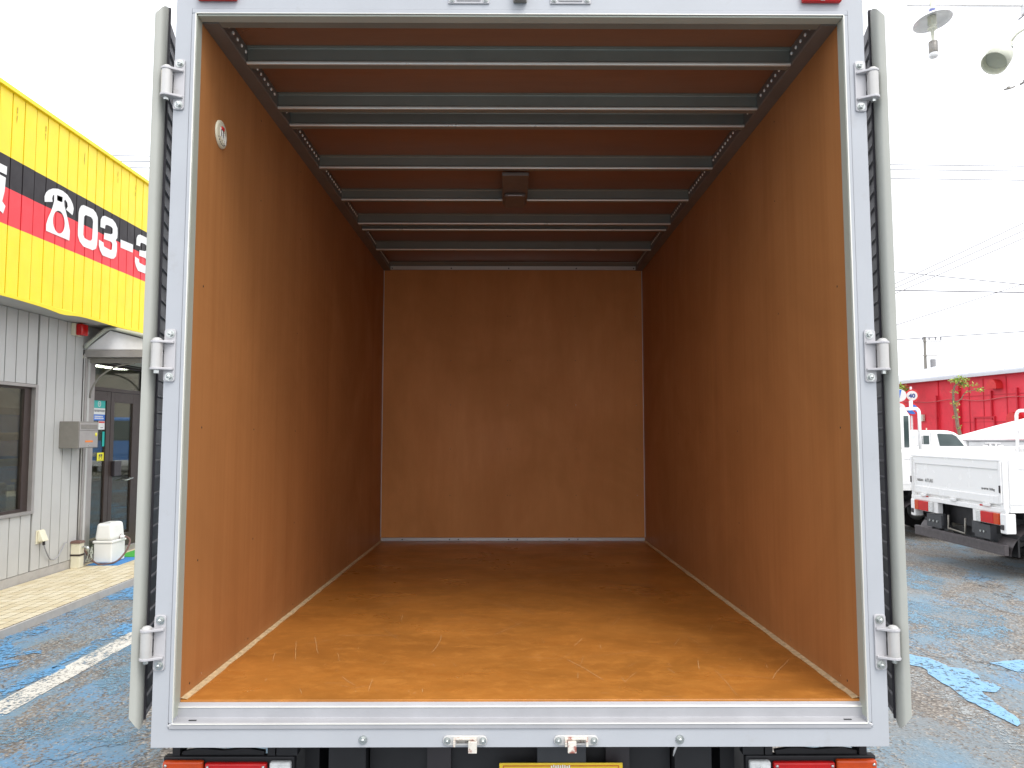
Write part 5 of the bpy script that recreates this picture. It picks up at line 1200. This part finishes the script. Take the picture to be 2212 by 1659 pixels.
def leaves(mb, c, r, n, rnd, size=.05, flat_=.6):
    for _ in range(n):
        while True:
            p = Vector((rnd.uniform(-1, 1), rnd.uniform(-1, 1), rnd.uniform(-1, 1)))
            if p.length < 1: break
        p = Vector(c)+Vector((p.x*r[0], p.y*r[1], p.z*r[2]))
        a = Vector((rnd.gauss(0, 1), rnd.gauss(0, 1), rnd.gauss(0, flat_))).normalized(); b = a.cross(Vector((rnd.gauss(0, .5), rnd.gauss(0, .5), 1))).normalized()
        s = size*rnd.uniform(.6, 1.3)
        mb.add([p, p+a*s*.5+b*s*.28, p+a*s, p+a*s*.5-b*s*.28], [(0, 1, 2, 3)])
def trees():
    rnd = random.Random(21)
    t = empty('street_tree', (11.75, 17, 0), 'thin young tree with sparse bright leaves before the red wall', 'tree')
    tr = MB()
    main = [(11.75, 17, 0), (11.62, 17, .9), (11.54, 17, 1.5), (11.50, 17.03, 1.75), (11.44, 16.98, 2.05), (11.41, 17.02, 2.35), (11.40, 17, 2.6), (11.44, 17, 2.76), (11.52, 16.97, 2.86), (11.60, 17, 2.95)]
    tr.tube(main, [.06, .05, .045, .043, .038, .032, .026, .02, .014, .007], 8)
    tr.tube([(11.41, 17, 2.36), (11.52, 17, 2.38), (11.60, 16.98, 2.45), (11.66, 17, 2.55), (11.76, 17, 2.63), (11.90, 17, 2.66), (12.04, 17, 2.66)], [.018, .016, .014, .012, .010, .008, .005], 6)
    tr.tube([(11.52, 17, 2.86), (11.66, 17.05, 2.82), (11.82, 17.1, 2.78), (11.95, 17.1, 2.70)], [.012, .010, .008, .004], 6)
    tr.tube([(11.43, 17, 2.20), (11.50, 17.05, 2.24), (11.62, 17.1, 2.28)], [.012, .009, .004], 6)
    tr.build('trunk', M['bark'], t)
    mb = MB()
    for c, r, n in (((11.62, 17, 2.93), (.24, .2, .08), 130), ((11.42, 17, 2.90), (.13, .12, .05), 50), ((11.70, 17, 2.80), (.13, .12, .07), 60), ((12.08, 17, 2.68), (.12, .12, .06), 55), ((11.95, 17, 2.80), (.08, .1, .05), 20),
                    ((11.47, 17, 2.62), (.10, .1, .05), 28), ((11.42, 17, 2.32), (.11, .1, .06), 34), ((11.46, 17, 2.12), (.06, .06, .06), 12), ((11.43, 17, 1.98), (.08, .08, .06), 20), ((11.50, 17, 1.72), (.05, .05, .05), 10), ((11.74, 17, 2.62), (.1, .1, .03), 10)):
        leaves(mb, c, r, n, rnd, .065)
    mb.build('crown', M['leaf'], t)
    t2 = empty('roadside_tree', (18.9, 34.6, 0), 'small tree top showing beside the speed limit sign', 'tree')
    MB().tube([(18.9, 34.6, 0), (18.95, 34.6, 2.2), (19.2, 34.6, 3.6)], [.07, .05, .02], 8).build('trunk', M['bark'], t2)
    mb = MB()
    for c, r, n in (((19.35, 34.6, 3.72), (.50, .3, .20), 300), ((18.9, 34.6, 3.6), (.4, .3, .35), 220)): leaves(mb, c, r, n, rnd, .13)
    mb.build('crown', M['leaf'], t2)
trees()

def signs():
    def disc(par, x, z, r, fc, ring=None, y=33.0, nm='sign_face'):
        d = Vector((-.42, -.9, 0)).normalized()
        b = MB().lathe((x, y, z), d, [(.0001, 0), (r, 0), (r, .03), (.0001, .03)], 36, smooth=False).build(nm, M[ring or fc], par)
        if ring:
            MB().lathe((x+d.x*.031, y+d.y*.031, z), d, [(r*.76, 0), (r*.76, .004), (.0001, .004)], 36, smooth=False).build('sign_centre', M[fc], b)
        return b, d
    side = Vector((.9, -.42, 0)).normalized()
    a = empty('speed_limit_sign', (19.08, 33.06, 0), 'round 40 speed limit sign above a no parking sign on a pale post', 'road sign')
    MB().cyl((19.08, 33.08, 0), (19.08, 33.08, 3.72), .05, n=12).build('post', M['lampwhite'], a)
    b, d = disc(a, 19.08, 3.287, .30, 'paper', 'redst')
    fn = lambda u, v, w_: (19.08+d.x*.0365+side.x*u, 33+d.y*.0365+side.y*u, 3.287+v)
    text('40', .27, lambda u, v, w_: fn(u, v-.095, w_), 'sign_number', M['blueink'], b, align='CENTER', bold=.012)
    b, d = disc(a, 19.08, 2.64, .30, 'bluest', 'redst')
    mb = MB()
    for k in (-1, ): 
        q = [(-.22, .18), (-.17, .23), (.22, -.18), (.17, -.23)]
        mb.add([(19.08+d.x*.037+side.x*u, 33+d.y*.037+side.y*u, 2.64+v) for u, v in q], [(0, 1, 2, 3)])
    mb.build('sign_bar', M['redst'], b)
    a = empty('road_sign', (18.50, 33.06, 0), 'white round sign with a blue diagonal bar above a red ringed sign', 'road sign')
    MB().cyl((18.48, 33.08, 0), (18.48, 33.08, 3.6), .05, n=12).build('post', M['lampwhite'], a)
    b, d = disc(a, 18.48, 3.30, .30, 'paper', None)
    mb = MB(); q = [(-.10, -.26), (-.02, -.28), (.10, .26), (.02, .28)]
    mb.add([(18.48+d.x*.037+side.x*u, 33+d.y*.037+side.y*u, 3.30+v) for u, v in q], [(0, 1, 2, 3)]); mb.build('sign_bar', M['bluest'], b)
    b, d = disc(a, 18.48, 2.70, .30, 'paper', 'redst')
    mb = MB(); q = [(-.10, -.08), (.10, -.08), (.0, .10)]
    mb.add([(18.48+d.x*.037+side.x*u, 33+d.y*.037+side.y*u, 2.70+v) for u, v in q], [(0, 1, 2)]); mb.build('sign_symbol', M['bluest'], b)
signs()

# ================================================================== lamps on a mast at the top right, poles and wires
def lamps():
    p = empty('lamp_mast', (5.86, 6.0, 0), 'pale steel mast with a cross arm carrying the yard lamps', 'mast')
    MB().cyl((5.86, 6.0, 0), (5.86, 6.0, 7.4), .07, .055, n=16).build('post', M['lampwhite'], p)
    B(4.41, 5.80, 5.985, 6.015, 6.345, 6.375).build('cross_arm', M['lampwhite'], p, .003)
    B(5.70, 5.80, 5.97, 6.03, 6.25, 6.44).build('arm_bracket', M['lampwhite'], p, .004)
    MB().tube([(5.80, 6.0, 6.33), (5.74, 5.98, 6.26), (5.63, 5.96, 6.17)], .008, 6).build('stay_rod', M['wiredark'], p)
    MB().tube([(5.80, 6.0, 5.53), (5.72, 5.98, 5.49), (5.63, 5.98, 5.44)], .012, 6).build('clamp_arm', M['mailbox'], p)
    MB().box(5.69, 5.76, 5.95, 6.0, 5.45, 5.52).cyl((5.67, 5.97, 5.47), (5.73, 5.97, 5.50), .02, n=8).build('clamp', M['mailbox'], p)
    MB().tube([(5.56, 5.97, 5.41), (5.50, 5.97, 5.385), (5.44, 5.97, 5.375)], .009, 6).box(5.475, 5.50, 5.955, 5.985, 5.38, 5.405).build('clamp_tip', M['mailbox'], p)
    # hanging reflector lamp
    l = empty('reflector_lamp', (4.69, 6.0, 6.34), 'white dish reflector lamp with a bare mercury bulb hanging from the cross arm', 'lamp')
    ax = Vector((.10, -.12, -1)).normalized(); c = Vector((4.687, 6.0, 6.20))
    MB().box(4.66, 4.72, 5.972, 5.984, 6.28, 6.42).build('arm_clamp', M['lampcream'], l, .003)
    MB().cyl((4.685, 5.985, 6.30), (4.687, 5.995, 6.235), .032, n=16).build('lamp_socket', mat('blue_grey_socket', (.16, .18, .42), .4), l)
    MB().lathe(c, ax, [(.03, -.035), (.10, -.028), (.15, -.005), (.198, .035), (.200, .040), (.196, .041), (.148, .004), (.10, -.018), (.03, -.024)], 40).build('reflector_dish', M['lampwhite'], l)
    cc = Vector((4.687, 6.0, 6.20))
    MB().lathe(cc, (0.01, 0, -1), [(.044, -.02), (.046, .07), (.034, .075), (.034, .105), (.05, .115), (.046, .13), (.018, .15), (.016, .255)], 22).build('lamp_neck', M['lampcream'], l)
    MB().lathe(cc, (0.01, 0, -1), [(.018, .2555), (.046, .268), (.046, .400), (.044, .401)], 22).build('bulb', M['greyalu'], l)
    MB().lathe(cc, (0.01, 0, -1), [(.0462, .4015), (.048, .432), (.035, .450), (.0001, .455)], 22).build('bulb_cap', M['lampwhite'], l)
    mb = MB()
    for i in range(9): mb.lathe(cc, (0.01, 0, -1), [(.0468, .276+i*.013), (.0480, .279+i*.013), (.0468, .282+i*.013)], 20)
    mb.build('bulb_fins', M['mailbox'], l)
    # spot lamp
    s = empty('spot_lamp', (5.6, 6.0, 5.95), 'cream cylindrical spot lamp tilted down at the top right', 'lamp')
    a0 = Vector((5.354, 5.99, 5.68)); a1 = Vector((5.60, 6.10, 5.965)); ax = (a0-a1).normalized(); L_ = (a0-a1).length
    MB().lathe(a1, ax, [(.0001, -.03), (.035, -.03), (.045, 0), (.06, .03), (.062, .12), (.085, .16), (.120, .19), (.134, .24), (.136, L_), (.130, L_), (.126, L_-.03), (.118, L_-.09)], 40).build('lamp_body', M['lampcream'], s)
    MB().lathe(a1, ax, [(.1175, L_-.0905), (.06, L_-.10), (.0001, L_-.105)], 32).build('lamp_glass', M['reveal'], s)
    MB().tube([(5.60, 6.08, 5.96), (5.66, 6.05, 6.05), (5.74, 6.0, 6.10), (5.80, 6.0, 6.10)], .014, 8).build('bracket', M['lampcream'], s)
    MB().lathe((5.565, 6.0, 5.865), (-.4, -.8, .2), [(.016, 0), (.016, .03), (.010, .035), (.0001, .04)], 10).build('wing_nut', M['zinc'], s)
lamps()
def poles_wires():
    p = empty('utility_pole', (39.6, 68, 0), 'concrete utility pole rising behind the pale roof', 'utility pole')
    MB().cyl((39.6, 68, 0), (39.6, 68, 10.6), .17, .12, n=14).build('post', M['mailbox'], p)
    for z, w_ in ((10.1, 1.9), (8.7, 1.4), (6.9, 1.1)): MB().box(39.2, 39.2+w_, 67.7, 67.8, z, z+.08).build('crossarm', M['mailbox'], p)
    mb = MB()
    for x in (39.3, 39.9, 40.5, 41.0): mb.cyl((x, 67.75, 10.24), (x, 67.75, 10.5), .08, n=8)
    mb.build('insulator', M['wirem'], p)
    MB().cyl((40.1, 67.6, 7.6), (40.1, 67.6, 8.4), .25, n=12).build('transformer', M['wirem'], p)
    for i, (x0, z0, x1, z1, Y, r, dark, sag) in enumerate(WIRES):
        pts = []
        for k in range(25):
            a = k/24; pts.append((x0+(x1-x0)*a, Y, z0+(z1-z0)*a-sag*4*a*(1-a)))
        tag(MB().tube(pts, r, 5).build('overhead_wire', M['wiredark' if dark else 'wirem']), WLAB[i], 'wire', 'overhead wires')
poles_wires()

for o in list(bpy.data.objects):
    if '_local' in o: del o['_local']
